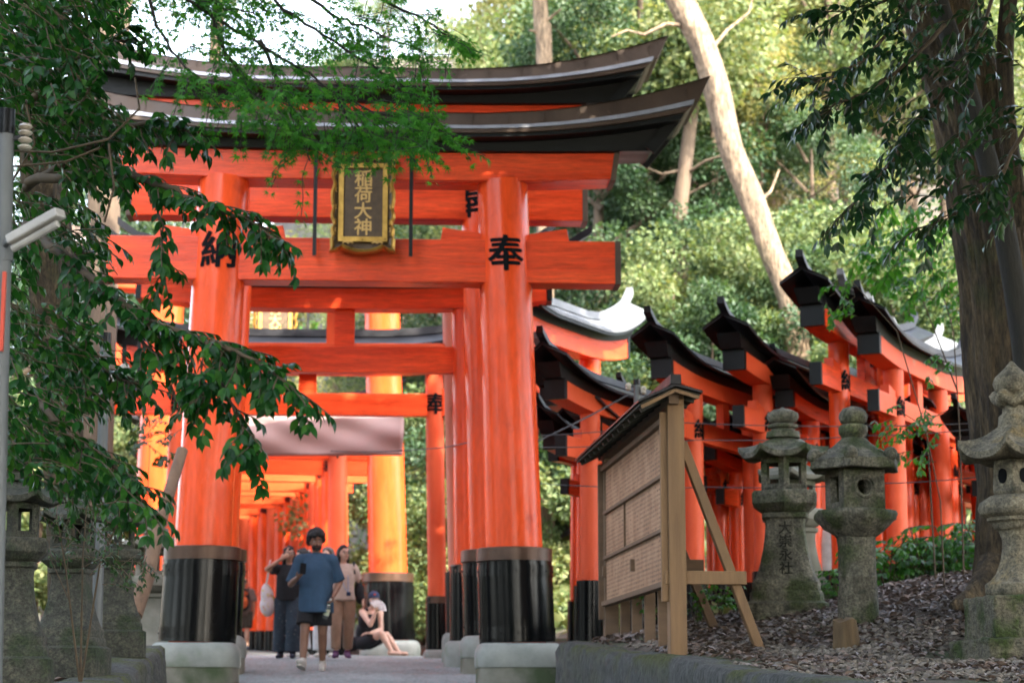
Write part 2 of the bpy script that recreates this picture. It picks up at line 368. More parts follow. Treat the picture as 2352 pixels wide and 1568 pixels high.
def twig(LV, mb, p, d, L, n, ls, droop=.35, r=.0035):
    """a leafy twig: thin stem with alternate leaves lying in a drooping spray"""
    p = Vector(p); d = Vector(d).normalized(); pts = [p.copy()]; side = 1
    for i in range(n):
        d = (d+Vector((random.gauss(0,.09),random.gauss(0,.09),-droop/n+random.gauss(0,.06)))).normalized()
        p = p+d*(L/n); pts.append(p.copy())
        h = d.cross(Vector((0,0,1)))
        h = h.normalized() if h.length > .05 else Vector((1,0,0))
        upv = h.cross(d).normalized()
        for sg in ((side,) if i < n-1 else (1,-1,0)):
            ld = (d*(.75+.3*random.random())+h*sg*(.8+.25*random.random())+Vector((0,0,-.25-random.random()*.45))).normalized()
            nn = (upv+h*random.gauss(0,.35)+d*random.gauss(0,.3)).normalized()
            LV.add(p, ld, nn, ls*random.uniform(.72,1.12))
        side = -side
    if mb is not None: mb.tube([pts[0]]+pts[1::2]+([pts[-1]] if len(pts) % 2 == 0 else []), [r]*(1+len(pts[1::2])+(1 if len(pts) % 2 == 0 else 0)), 4)
def bough(LV, mb, pts, r0, r1, ntw, L, n, ls, spread=1.0, droop=.4, skip=.12):
    """a limb through the given points with leafy twigs all along it"""
    pts = [Vector(p) for p in pts]; fine = []
    for i in range(len(pts)-1):
        for t in np.linspace(0,1,6)[:-1]:
            fine.append(pts[i].lerp(pts[i+1], float(t))+Vector((random.gauss(0,.006),random.gauss(0,.02),random.gauss(0,.006))))
    fine.append(pts[-1]); m = len(fine)
    mb.tube(fine, [r0+(r1-r0)*i/(m-1) for i in range(m)], 7)
    for k in range(ntw):
        t = skip+(1-skip)*(k+random.random())/ntw; i = min(int(t*(m-1)), m-2)
        p = fine[i].lerp(fine[i+1], t*(m-1)-i); dr = (fine[i+1]-fine[i]).normalized()
        a = random.uniform(0, 2*PI)
        sd = Vector((math.cos(a)*.6, math.sin(a), math.sin(a*1.7)*.45))
        twig(LV, mb, p, dr*.8+sd*spread, L*random.uniform(.6,1.15), n, ls, droop)
    twig(LV, mb, fine[-1], (fine[-1]-fine[-3]), L, n+2, ls, droop)
# ------------------------------------------------------------------ camera, sun, sky
cam = bpy.data.cameras.new('camera'); co = bpy.data.objects.new('camera', cam); COL.objects.link(co); sc.camera = co
cam.sensor_width = 36; cam.lens = 36*FPX/2352; cam.clip_start = .1; cam.clip_end = 2000
co.location = (0,0,CAMZ); co.rotation_euler = (PI/2+PITCH, 0, 0)
cam.dof.use_dof = True; cam.dof.focus_distance = 13.2; cam.dof.aperture_fstop = 2.8
SUN = Vector((.45,-.62,.66)).normalized()
sl = bpy.data.lights.new('sun','SUN'); sl.energy = 2.05; sl.angle = R(.55); sl.color = (1,.92,.78)
so = bpy.data.objects.new('sun', sl); COL.objects.link(so); so.rotation_euler = (-SUN).to_track_quat('-Z','Y').to_euler(); so.location = (20,-30,40)
w = bpy.data.worlds.new('World'); sc.world = w; w.use_nodes = True; nt = w.node_tree
bgn = nt.nodes['Background']; sky = nt.nodes.new('ShaderNodeTexSky'); sky.sky_type = 'NISHITA'; sky.sun_disc = False
sky.sun_elevation = math.asin(SUN.z); sky.sun_rotation = math.atan2(SUN.x, SUN.y); sky.dust_density = 3.0; sky.air_density = 1.0; sky.ozone_density = 1.0
hs = nt.nodes.new('ShaderNodeHueSaturation'); hs.inputs['Saturation'].default_value = .55
nt.links.new(sky.outputs[0], hs.inputs['Color']); nt.links.new(hs.outputs[0], bgn.inputs['Color']); bgn.inputs['Strength'].default_value = .15
sc.view_settings.view_transform = 'Standard'; sc.view_settings.look = 'None'; sc.view_settings.exposure = 3.35; sc.view_settings.gamma = 1
sc.cycles.use_denoising = True; sc.cycles.denoising_prefilter = 'ACCURATE'; sc.cycles.use_adaptive_sampling = False; sc.cycles.max_bounces = 7; sc.cycles.diffuse_bounces = 3; sc.cycles.glossy_bounces = 3; sc.cycles.transmission_bounces = 4
sc.cycles.sample_clamp_indirect = 6; sc.cycles.caustics_reflective = False; sc.cycles.caustics_refractive = False

# ------------------------------------------------------------------ gates
def gfun(t): return max(0,(abs(t)-.28)/.72)**2.1
NST = [-1,-.93,-.86,-.78,-.7,-.6,-.5,-.35,-.15,.15,.35,.5,.6,.7,.78,.86,.93,1]
def cbeam(zb, zt, hb, ht, db, dt, rb=0, rt=0, ts=NST):
    """a long timber of four faces whose top and bottom lift towards the ends, ends cut on the slant"""
    mb = MB(); secs = []
    for t in ts:
        g = gfun(t)
        secs.append([(t*hb,-db,zb+rb*g),(t*ht,-dt,zt+rt*g),(t*ht,dt,zt+rt*g),(t*hb,db,zb+rb*g)])
    return mb.sweep(secs)
def pillar(parent, x0, x1, H, r0, r1, m, seg=36):
    n = 5; return MB().tube([(x0+(x1-x0)*i/n, 0, -.4 if i == 0 else H*i/n) for i in range(n+1)], [r0+(r1-r0)*i/n for i in range(n+1)], seg).build('pillar', m, parent, 40)
def paint_char(parent, ch, x, z, r, size, ang=0, weight=.0, slope=0):
    """brushed character lying on the round of the pillar; a few shifted strokes make it bold"""
    vs,fs = glyph(ch, 0, 2); mb = MB()
    if not len(vs): return
    for i,(ox,oy) in enumerate(((0,0),(.022,.008),(-.022,-.006),(.006,.02),(-.008,-.02),(.03,-.012),(-.028,.014))):
        out = []
        for v in vs:
            vx,vy = v[0]*1.0+ox, v[1]+oy
            rz = r+.006+i*.0007-vy*size*slope*.25; a = vx*size/r+ang
            out.append((x-vy*size*slope*(1 if x > 0 else -1)+rz*math.sin(a), -rz*math.cos(a), z+vy*size))
        mb.add(out, fs)
    return mb.build('painted_character', M['ink'], parent)
def wedges(parent, xp, z, r, d, m, out=1, s=1.0):
    for sg in (-1,1):
        mb = MB(); a = xp+sg*r*.85; b = xp+sg*(r+.46*s); hh = .16*s; lo = .05*s
        za,zb_ = (hh,lo) if sg*out > 0 and out else (lo*1.1,hh)
        za,zb_ = hh*.55,hh
        secs = [[(a,-d,z),(a,-d,z+za),(a,d,z+za),(a,d,z)],[(b,-d,z),(b-sg*.03,-d,z+zb_),(b-sg*.03,d,z+zb_),(b,d,z)]]
        mb.sweep(secs).build('wedge', m, parent, bevel=.006)
def end_caps(name, parent, half, z0, z1, d, m, wcap=.07, ht=None):
    for sg in (-1,1):
        MB().box((sg*(half-wcap/2+.004), 0, (z0+z1)/2), (wcap, 2*d+.012, z1-z0+.012)).build(name, m, parent, bevel=.004)

def big_gate(label, loc, yaw, hs0, hs1, H, r0, r1, nk0, nk_h, half, zs, stone_h, sl_h, mp, chars=('納','奉'), plaque=True, group='great gates in front of the tunnel', cat='gate', charz=None, charang=(0,0)):
    t = thing('torii_gate', label, cat, loc, yaw, group)
    zf = stone_h
    for sg,ch,ang in ((-1,chars[0],charang[0]),(1,chars[1],charang[1])):
        p = pillar(t, sg*hs0, sg*hs1, H+.02, r0, r1, mp)
        xx = lambda z: sg*(hs0+(hs1-hs0)*z/H); rr = lambda z: r0+(r1-r0)*z/H
        rs = r0+.10
        sv = MB().tube([(xx(zf+.02),0,zf+.01),(xx(zf+sl_h-.15),0,zf+sl_h-.15)], [rs,rs*.985], 40).build('base_sleeve', M['black'], p, 40)
        MB().tube([(xx(zf+sl_h),0,zf+sl_h-.15),(xx(zf+sl_h),0,zf+sl_h-.01),(xx(zf+sl_h),0,zf+sl_h)], [rs*1.005,rs*1.005,rs*.96], 40).build('collar', M['collar'], p, 40)
        for zb in (zf+.05, zf+sl_h-.33):
            bands = MB().tube([(xx(zb),0,zb),(xx(zb),0,zb+.13)], [rs*1.008,rs*1.006], 40); z_ = zb+.06
            for k in range(14):
                a = 2*PI*k/14+.2; bands.ell((xx(z_)+rs*1.012*math.cos(a), rs*1.012*math.sin(a), z_), .011, seg=8, rings=5)
            bands.build('riveted_band', M['black'], sv, 40)
        # rounded granite base on a plinth
        def sq(a, r, z): 
            q = (abs(math.cos(a))**4.5+abs(math.sin(a))**4.5)**(-1/4.5); return r*q, z
        k = MB().lathe([(rs*.9,zf),(rs*.99,zf),(rs*1.06,zf-.02),(rs*1.13,zf-.07),(rs*1.15,zf-.14),(rs*1.15,zf-.24),(rs*1.13,zf-.27)], 48, (xx(0),0,0), sq).build('base_stone', M['kame'], t, 50)
        MB().lathe([(rs*1.09,zf-.26),(rs*1.11,zf-.28),(rs*1.12,-.35)], 48, (xx(0),0,0), sq).build('plinth', M['kamelow'], k, 50)
        if ch: paint_char(p, ch, xx(charz or (nk0+nk_h*.66)), charz or (nk0+nk_h*.66), rr(charz or nk0+nk_h*.66), .42, ang, 0, (hs0-hs1)/H)
        wedges(t, xx(nk0+nk_h), nk0+nk_h, rr(nk0+nk_h), .11, M['vermwood'])
    mbn = MB().box((0,0,nk0+nk_h/2), (2*half+.02,.36,nk_h)).build('tie_beam', M['vermwood'], t, bevel=.012)
    end_caps('end_cap', mbn, half+.02, nk0, nk0+nk_h, .18, M['copper'])
    # strut between the beams
    MB().box((0,.02,(nk0+nk_h+H)/2), (.34,.2,H-nk0-nk_h)).build('strut', M['vermwood'], t, bevel=.008)
    lb = cbeam(H-.02, H+.32, half-.06, half-.01, .24, .24, .05, .03).build('lintel', M['vermwood'], t, bevel=.012)
    for sg in (-1,1): MB().sweep([[(sg*(half-.10),-.249,H+.01),(sg*(half-.05),-.249,H+.35),(sg*(half-.05),.249,H+.35),(sg*(half-.10),.249,H+.01)],[(sg*(half-.035),-.249,H+.02),(sg*(half+.015),-.249,H+.36),(sg*(half+.015),.249,H+.36),(sg*(half-.035),.249,H+.02)]]).build('end_cap', M['copper'], lb)
    z = H+.325; hz = half+.38
    k1 = cbeam(z, z+.13, hz, hz+.26, .30, .33, .04, .28).build('upper_lintel', M['blackwood'], t, bevel=.008)
    for sg in (-1,1):
        for yy,y2 in ((-.345,-.38),(.345,.38)): MB().bar((sg*(hz-.02),yy,z+.03), (sg*(hz+.30),y2,z+.43), .13, .03, (0,1,0)).build('barge_board', M['blackwood'], k1)
    hr = half+.86; z2 = z+.125
    rf = cbeam(z2+.012, z2+.060, hr-.10, hr-.02, .60, .60, .30, .33).build('roof', M['copper'], t, bevel=.004)
    cbeam(z2-.03, z2+.010, hr-.16, hr-.12, .57, .57, .26, .29).build('soffit', M['blackwood'], rf)
    cbeam(z2+.062, z2+.103, hr-.02, hr, .612, .600, .335, .36).build('eave_edge', M['edge'], rf)
    cbeam(z2+.105, z2+.275, hr+.06, hr+.20, .525, .50, .36, .50).build('fascia', M['copper'], rf, bevel=.003)
    cbeam(z2+.277, z2+.36, hr+.21, hr+.215, .515, .10, .505, .51).build('ridge', M['blackroof'], rf)
    # vertical folds of the copper sheet on the fascia
    for i in range(-9,10):
        x = i*.42; tt = x/(hr+.1); g = gfun(tt)
        MB().box((x, -.517, z2+.19+.43*g), (.012,.012,.15)).build('sheet_seam', M['copper'], rf)
    if plaque: make_plaque(t, (0,-.40,nk0+.29), 1.20)
    return t
def make_plaque(t, loc, h):
    """gilded, wavy framed name board leaning out from the lintel"""
    pw = h*.635
    q = bpy.data.objects.new('plaque', None); COL.objects.link(q); q.parent = t; q.location = loc; q.rotation_euler = (R(-5),0,0)
    S = lambda v: v*h
    # wavy outer frame
    pts = []
    W = pw/2; 
    side = [(1.0,0),(.97,.03),(.985,.08),(.99,.12),(.93,.145),(.95,.17),(.97,.21),(.96,.235),(.90,.26),(.91,.30),(.97,.33),(.985,.37),(.965,.40),(.93,.44),(.96,.48),(.985,.54),(.985,.60),(.95,.635),(.93,.66),(.90,.70),(.93,.73),(.98,.77),(.96,.81),(.93,.83),(.96,.90),(1.0,.985)]
    top = [(.8,1.0),(.72,.975),(.60,.985),(.55,.965),(.43,.985),(.3,.99),(.15,1.0)]
    ring = [(W*a, h*b) for a,b in side]+[(W*a, h*b) for a,b in top]+[(-W*a, h*b) for a,b in reversed(top)]+[(-W*a, h*b) for a,b in reversed(side)]
    bot = [(.8,.012),(.65,.045),(.5,.02),(.3,.0),(.1,-.008)]
    ring += [(-W*a, h*b) for a,b in bot]+[(W*a, h*b) for a,b in reversed(bot)]
    outer = ring; c = (0,h*.5)
    inner = [(x*.80, c[1]+(y-c[1])*.87) for x,y in ring]
    fr = MB()
    secs = [[(x,.05,y) for x,y in outer],[(x,-.06,y) for x,y in outer],[(x*.935,-.085,c[1]+(y-c[1])*.962) for x,y in outer],[(x*.88,-.04,c[1]+(y-c[1])*.93) for x,y in outer]]
    n = len(ring); vs = [p for s_ in secs for p in s_]; fs = []
    for i in range(len(secs)-1):
        for k in range(n): k2 = (k+1) % n; fs.append((i*n+k,i*n+k2,(i+1)*n+k2,(i+1)*n+k))
    fr.add(vs, fs); fo = fr.build('frame', M['gold'], q)
    mb = MB(); secs = [[(x*.90,-.035,c[1]+(y-c[1])*.94) for x,y in outer],[(W*.70*np.sign(x) if abs(x) > W*.70 else x, .01, min(max(y,h*.12),h*.90)) for x,y in outer]]
    vs = [p for s_ in secs for p in s_]; fs = [(k,(k+1)%n,n+(k+1)%n,n+k) for k in range(n)]
    mb.add(vs, fs); mb.build('inner_slope', M['golddark'], q)
    MB().box((0,.02,h*.5), (pw*.70,.03,h*.80)).build('panel', M['golddark'], q)
    mb = MB(); a,b = pw*.335,h*.375
    for sg in (-1,1):
        mb.box((sg*a,-.005,h*.505), (pw*.075,.05,2*b+pw*.075)); mb.box((0,-.005,h*.505+sg*b), (2*a-pw*.075,.05,pw*.075))
    mb.build('inner_border', M['gold'], q)
    flat_text('lettering', '稲荷大神', h*.165, h*.165, M['goldflat'], q, (0,.003,h*.755), (1,0,0), (0,0,1), .006, .006)
    mb = MB()                                          # small gilt scrolls on the slope
    for sx in (-1,1):
        for zz,sc2 in ((.075,1),(.925,.8)):
            for s2 in (-1,1):
                cx = sx*W*.44+s2*W*.075
                mb.tube([(cx+W*.075*math.cos(u), -.055, h*zz+W*.06*sc2*math.sin(u)) for u in np.linspace(0.2,PI-.1,7)], .006+.004*sc2, 6)
        for zz in (.22,.30,.45,.62,.80):
            mb.tube([(sx*(W*.80+W*.035*math.cos(u)), -.045, h*zz+h*.02*math.sin(u)) for u in np.linspace(-PI/2,PI/2,6)], .006, 6)
    mb.build('gilt_scroll', M['goldflat'], q)
    for sx in (-1,1):
        MB().bar((sx*W*1.46,.06,-.02), (sx*W*1.46,-.02,h*1.32), .045, .03).build('iron_strap', M['iron'], q)
    return q

def small_gate(label, loc, yaw, H, hs=.98, r=.125, half=2.3, group=None, s=1.0, mp='verm', mb_='vermwood', sl_h=.5, chars=('納',None), charang=.45, tops=True, ends='black', nk_drop=.33, nk_h=.25, sh_h=.21, rise=.27, white=False, spread=.06):
    """plain row gate: two leaning pillars, tie beam, strut, lintel, black gabled roof that sweeps up at the ends"""
    t = thing('torii_gate', label, 'gate', loc, yaw, group)
    hs0 = hs+spread*H/3; shh = half*.85; nkh = hs+.82*s; nk0 = H-(nk_drop+nk_h)*s
    for sg,ch in ((-1,chars[0]),(1,chars[1])):
        p = pillar(t, sg*hs0, sg*hs, H+.01, r*1.06, r, M[mp], 20)
        xx = lambda z: sg*(hs0+(hs-hs0)*z/H)
        MB().tube([(xx(0),0,-.3),(xx(sl_h),0,sl_h)], [r*1.36,r*1.30], 22).build('base_sleeve', M['black'], p, 40)
        if ch: paint_char(p, ch, xx(nk0+nk_h*.5), nk0+nk_h*s*.55, r, .24*s, charang)
    b = MB().box((0,0,nk0+nk_h*s/2), (2*nkh,.13*s,nk_h*s)).build('tie_beam', M[mb_], t, bevel=.006)
    end_caps('end_cap', b, nkh, nk0, nk0+nk_h*s, .065*s, M['blackwood'], .05)
    for sg in (-1,1):
        MB().sweep([[(sg*(hs+r*.8),-.055*s,nk0+nk_h*s),(sg*(hs+r*.8),-.055*s,nk0+(nk_h+.06)*s),(sg*(hs+r*.8),.055*s,nk0+(nk_h+.06)*s),(sg*(hs+r*.8),.055*s,nk0+nk_h*s)],[(sg*(hs+.36*s),-.055*s,nk0+nk_h*s),(sg*(hs+.36*s),-.055*s,nk0+(nk_h+.12)*s),(sg*(hs+.36*s),.055*s,nk0+(nk_h+.12)*s),(sg*(hs+.36*s),.055*s,nk0+nk_h*s)]]).build('wedge', M[mb_], t)
    MB().box((0,0,(nk0+nk_h*s+H)/2), (.2*s,.1*s,H-nk0-nk_h*s)).build('strut', M[mb_], t)
    lb = cbeam(H, H+sh_h*s, shh-.05, shh, .13*s, .13*s, rise*.35, rise*.42).build('lintel', M[mb_], t, bevel=.006)
    for sg in (-1,1):
        z0 = H+rise*.35-.01; z1 = H+sh_h*s+rise*.42+.01
        MB().box((sg*(shh-.035),0,(z0+z1)/2), (.075,.272*s,z1-z0)).build('end_cap', M['blackwood'], lb)
    z = H+sh_h*s
    cbeam(z, z+.11*s, shh+.08, shh+.17, .13*s, .15*s, rise*.45, rise*.70).build('upper_lintel', M['blackwood'], t)
    zr = z+.085*s; rf = MB(); secs = []
    ev = .29*s
    for tt in NST:
        q = rise*gfun(tt)+zr; x = tt*half
        x2 = tt*(half-.10)
        secs.append([(x,0,q+.17*s),(x2,ev,q+.02*s),(x2,ev,q-.015*s),(x*.985,0,q+.13*s),(x2,-ev,q-.015*s),(x2,-ev,q+.02*s)])
    rf.sweep(secs, caps=[(0,1,2,3),(0,3,4,5)])
    ro = rf.build('roof', M['rooftop'] if white else M['blackroof'], t)
    if white:
        secs = []
        for tt in NST:
            q = rise*gfun(tt)+zr; x = tt*half; x2 = tt*(half-.12)
            secs.append([(x2,ev*.97,q-.018*s),(x2,ev*.97,q-.05*s),(x*.98,0,q+.07*s),(x2,-ev*.97,q-.05*s),(x2,-ev*.97,q-.018*s),(x*.98,0,q+.125*s)])
        MB().sweep(secs, caps=[(0,1,2,5),(5,2,3,4)]).build('soffit', M['blackwood'], ro)
    rc = MB(); secs = []
    for tt in [-1.02]+NST+[1.02]:
        q = rise*gfun(tt)+zr+.16*s+(.085*s*max(0,(abs(tt)-.93)/.09)**1.5); x = tt*half
        secs.append([(x,-.05*s,q),(x,-.04*s,q+.085*s),(x,.04*s,q+.085*s),(x,.05*s,q)])
    rc.sweep(secs).build('ridge_cap', M['blackroof'] if not white else M['rooftop'], ro)
    return t

YAW1 = R(3.4)
def gate_loc(px_center_x, Y): return (px_center_x, Y, float(path_z(Y)))
G1 = big_gate('front great vermilion gate with gilded plaque and copper roof, nearest over the path', gate_loc(-1.75,23.5), YAW1, 1.83, 1.64, 5.85, .335, .295, 4.63, .51, 3.0, 0, .47, 1.08, M['verm'], charang=(.02,-.02))
G2 = big_gate('taller second great gate whose copper roof rises above the front gate', gate_loc(-2.0,26.0), YAW1, 1.84, 1.60, 7.02, .335, .29, 5.82, .50, 2.96, 0, .47, 1.08, M['verm'], plaque=False, charang=(0,-.75), charz=6.05)
G5 = big_gate('sunlit great gate with a plaque, standing beyond the seated woman', gate_loc(-4.08,34.6), R(8), 2.04, 1.84, 6.15, .335, .30, 4.85, .5, 3.0, 0, .27, 1.13, M['verm'], charz=5.2)
# medium gates between the great ones
def mid_gate(label, x, Y, yaw, H, hs, r, half, nk0, nk_h, shh, mp, st_h, sl_h, chars=(None,None), charang=0, spread=.05):
    loc = gate_loc(x,Y); t = small_gate(label, loc, yaw, H, hs, r, half, 'medium gates behind the great gates', 1.35, mp, 'vermwood' if mp != 'vermpale' else 'vermfadesky', st_h+sl_h, chars, charang, nk_drop=(H-nk0-nk_h)/1.35, nk_h=nk_h/1.35, sh_h=shh/1.35, rise=.38, spread=spread)
    for p in [c for c in t.children if c.name.startswith('pillar')]:
        sg = 1 if p.data.vertices[0].co.x > 0 else -1
        x0 = sg*(hs+spread*H/3)
        def sq(a, rr, z): q = (abs(math.cos(a))**4+abs(math.sin(a))**4)**(-.25); return rr*q, z
        MB().lathe([(r*1.0,st_h),(r*1.4,st_h),(r*1.62,st_h-.03),(r*1.7,st_h-.09),(r*1.72,st_h-.22),(r*1.72,-.3)], 40, (x0,0,0), sq).build('base_stone', M['kame'], t, 50)
        rs = r*1.34
        MB().tube([(x0*.995,0,st_h+sl_h-.09),(x0*.995,0,st_h+sl_h+.015)], [rs,rs*.99], 28).build('collar', M['collar'], p, 40)
    return t
mid_gate('medium vermilion gate directly behind the two great gates, with a black lintel top', -2.3, 27.7, R(2), 4.85, 1.70, .23, 3.35, 3.98, .36, .28, 'verm', .35, 1.0)
mid_gate('medium gate with peeling pale pillars, third behind the front gate', -2.52, 28.9, R(2), 5.12, 1.70, .185, 3.1, 4.22, .3, .28, 'vermpale', .42, .85, spread=.09)
mid_gate('medium gate with ink characters on slim pillars, just ahead of the cloth banner', -3.12, 30.9, R(3), 4.30, 1.93, .135, 3.3, 3.66, .34, .25, 'vermfadesky', .14, .78, ('納','奉'), .1, .06)
# tunnel of gates beyond
TX = [(36.3,-4.45),(38.2,-4.75),(39.8,-5.02),(41.2,-5.28),(42.6,-5.52),(44,-5.80),(45.4,-6.1),(46.8,-6.42),(48.2,-6.76),(49.6,-7.12),(51,-7.5),(52.6,-7.95),(54.2,-8.4),(56,-8.9)]
ordn = ['first','second','third','fourth','fifth','sixth','seventh','eighth','ninth','tenth','eleventh','twelfth','thirteenth','last']
for i,(Y,x) in enumerate(TX):
    small_gate(f'vermilion tunnel gate, {ordn[i]} one along the path behind the people', (x,Y,float(path_z(Y))), R(9+i*.4), 3.95 if i % 3 else 4.05, 1.33, .165 if i % 2 else .175, 2.5, 'gates of the tunnel behind the people', 1.12, 'vermfadesky' if i % 3 == 0 else 'verm', 'vermwood', .52 if i else .75, (None,'奉'), -.05, nk_drop=.26, spread=.05)

# gates of the row that climbs to the right, seen end-on
YB = R(62); UB = Vector((math.cos(YB), math.sin(YB), 0))
def row_gate(label, px, py, Y, s=1.0, mp='verm', mw='vermwood', half=2.3, white=False, hs=.98, r=.125, sl=.75, ch='納', yaw=YB):
    tip = at(px, py, Y); u = Vector((math.cos(yaw), math.sin(yaw), 0)); c = tip+u*half
    g = min(gz(c.x-u.x*hs, c.y-u.y*hs), gz(c.x, c.y), gz(c.x+u.x*hs, c.y+u.y*hs))
    H = tip.z-g-(.21+.085+.16+.085+.085)*s-.27
    return small_gate(label, (c.x,c.y,g), yaw, H, hs, r, half, 'gates climbing the slope on the right', s, mp, mw, sl, (ch,None), -.12, white=white)
rows = [
 (1243,752,23.9,1.0,'vermfadesky','vermfadesky','row gate with black gabled roof, half hidden by the right pillar of the front gate'),
 (1331,868,24.9,.80,'verm','vermfadesky','low row gate with small black gable, left of the timber notice board'),
 (1424,858,26.6,.85,'verm','vermwood','row gate whose black gable peeps out left of the wire pole'),
 (1490,706,24.2,1.0,'vermfadesky','vermfadesky','tall row gate whose gable shows above the notice board roof'),
 (1658,684,24.6,1.05,'vermfadesky','vermfadesky','tall row gate with broad black gable, between the board and the left lantern'),
 (1776,792,25.4,.9,'verm','vermwood','row gate with lower gable, behind the tall gate at the leaning pale trunk'),
 (1838,577,24.3,1.08,'verm','vermwood','highest gate of the right row, bright orange with dark box gable'),
 (1970,647,24.6,1.05,'vermfadesky','vermfadesky','large row gate with pinkish pillars, behind the round shafted lantern'),
 (2099,880,27.2,.72,'verm','vermwood','small low gate among green leaves right of the large row gate'),
 (2192,906,26.2,.80,'verm','vermwood','rightmost row gate, beside the thick tree trunk'),
]
for (px,py,Y,s,mp,mw,lb) in rows: row_gate(lb, px, py, Y, s, mp, mw, hs=.98*(s if s < .9 else 1), r=.125*(.5+.5*s))
back = [(1236,905,26.4,.8,'dim row gate behind the leftmost row gate'),(1600,930,26.6,.8,'low row gate right behind the notice board post'),(1720,905,28.2,.85,'deep red row gate seen through the firebox gap of the left lantern'),
        (1905,850,28.6,.9,'row gate behind the highest gate, its roof end catching light'),(2050,905,29.4,.9,'far row gate partly hidden by hanging leaves'),(2255,930,28.4,.8,'far red gate close to the trunk at the right edge'),(1500,930,28.5,.85,'row gate hidden behind the timber board roof'),
        (1292,915,27.4,.75,'slim low gate between the front gate pillar and the low gable gate'),(1375,925,28.0,.75,'slim gate whose posts show left of the notice board panel'),(1560,905,27.2,.8,'gate whose posts show just right of the notice board post'),(1662,925,27.2,.78,'gate with posts behind the raking brace of the notice board'),(1765,880,27.5,.8,'gate with posts directly behind the inscribed lantern'),(1842,900,27.0,.8,'gate with posts in the gap between the two right lanterns'),(1925,900,27.3,.8,'gate with posts behind the round shafted lantern head'),(2015,925,28.2,.76,'low gate with posts just right of the round shafted lantern'),(2120,935,28.8,.74,'far low gate with posts above the leafy plants'),(2185,935,29.2,.74,'far low gate with posts left of the thick trunk')]
for i,(px,py,Y,s,lb) in enumerate(back): row_gate(lb, px, py, Y, s, 'verm', 'vermwood', hs=.9, r=.12, white=(i in (3,4)))
# the gate whose far roof end curls up pale behind the front gate
ft = at(1440,668,31.3); c0 = ft-UB*2.35; g0 = gz(c0.x, c0.y)
small_gate('thick beamed gate whose pale roof tip curls up right of the front gate', (c0.x,c0.y,g0), YB, ft.z-g0-1.30, 1.0, .16, 2.4, 'gates climbing the slope on the right', 1.35, 'verm', 'vermwood', .5, (None,None), white=True, rise=.5)
for (px,py,Y,lb) in [(2158,742,31,'far gate with pale roof tip between the large row gate and the trunk'),(1545,868,31.5,'far gate with a pale roof edge above the notice board ridge'),(2212,788,31.5,'far gate with pale curled roof end against the trunk')]:
    ft = at(px,py,Y); c0 = ft-UB*2.3; g0 = gz(c0.x,c0.y)
    small_gate(lb, (c0.x,c0.y,g0), YB, ft.z-g0-1.1, .98, .13, 2.3, 'gates climbing the slope on the right', 1.05, 'verm', 'vermwood', .5, (None,None), white=True, rise=.42)
# ------------------------------------------------------------------ ground, path, walls
def grid(name, xs, ys, zf, m):
    X,Y = np.meshgrid(xs, ys); Z = zf(X,Y); nx,ny = len(xs),len(ys)
    v = np.stack([X,Y,Z],-1).reshape(-1,3)
    i = np.arange(nx*ny).reshape(ny,nx); f = np.stack([i[:-1,:-1],i[:-1,1:],i[1:,1:],i[1:,:-1]],-1).reshape(-1,4)
    me = bpy.data.meshes.new(name); me.from_pydata(v.tolist(), [], f.tolist()); me.polygons.foreach_set('use_smooth', [True]*len(f))
    return link(name, me, m)
xs = np.unique(np.concatenate([np.arange(-9,9,.14), np.arange(-30,30,.9), np.arange(-150,150,10)])); ys = np.unique(np.concatenate([np.arange(12,32,.16), np.arange(-10,64,.7), np.arange(-60,160,8)]))
tag(grid('ground', xs, ys, ground_z, M['soil']), kind='structure')
# path sheet 4 mm above, follows its own edges
ysP = np.concatenate([np.arange(-8,60,.5)]); mbp = MB(); secs = []
for y in ysP:
    a,b = float(pl(y))+.02,float(pr(y))-.02
    secs.append([(a+(b-a)*k/8+0, y, float(path_z(y))+.006+.02*math.sin(PI*k/8)) for k in range(9)])
mbp.sweep(secs, closed=False); tag(mbp.build('path', M['path'], smooth=60), kind='structure')
def kerb(name, label, edge, y0, y1, sgn, wd=.42, hgt=.57, seed=1):
    """rough cast kerb wall that follows the path edge"""
    rr = random.Random(seed); mb = MB(); secs = []
    for y in np.arange(y0, y1+.001, .07):
        x = float(edge(y)); z = float(path_z(y))
        j = lambda a: rr.gauss(0,a)
        zt = z+hgt+.012*math.sin(y*1.9)
        ring = [(x+j(.004), z-.3)]
        for k in range(1,7): ring.append((x+sgn*.035*k/6+j(.009), z-.0+hgt*k/7.2))
        ring += [(x+sgn*.05+j(.008), zt-.035+j(.006)), (x+sgn*.085+j(.006), zt+j(.004)), (x+sgn*wd*.5, zt+.008+j(.005)), (x+sgn*wd*.85, zt+j(.006)), (x+sgn*wd, zt-.04), (x+sgn*wd, z-.3)]
        secs.append([(a,y,b) for a,b in ring])
    mb.sweep(secs); o = mb.build(name, M['wall'], smooth=50); return tag(o, label, 'wall')
kerb('kerb_wall', 'mossy cast kerb wall along the right side of the path below the notice board', pr, 7, 21.0, 1, .45, .57, 3)
kerb('kerb_wall', 'grey flat topped kerb wall on the left, ending at the front gate pillar', pl, 7, 21.0, -1, .52, .53, 5)

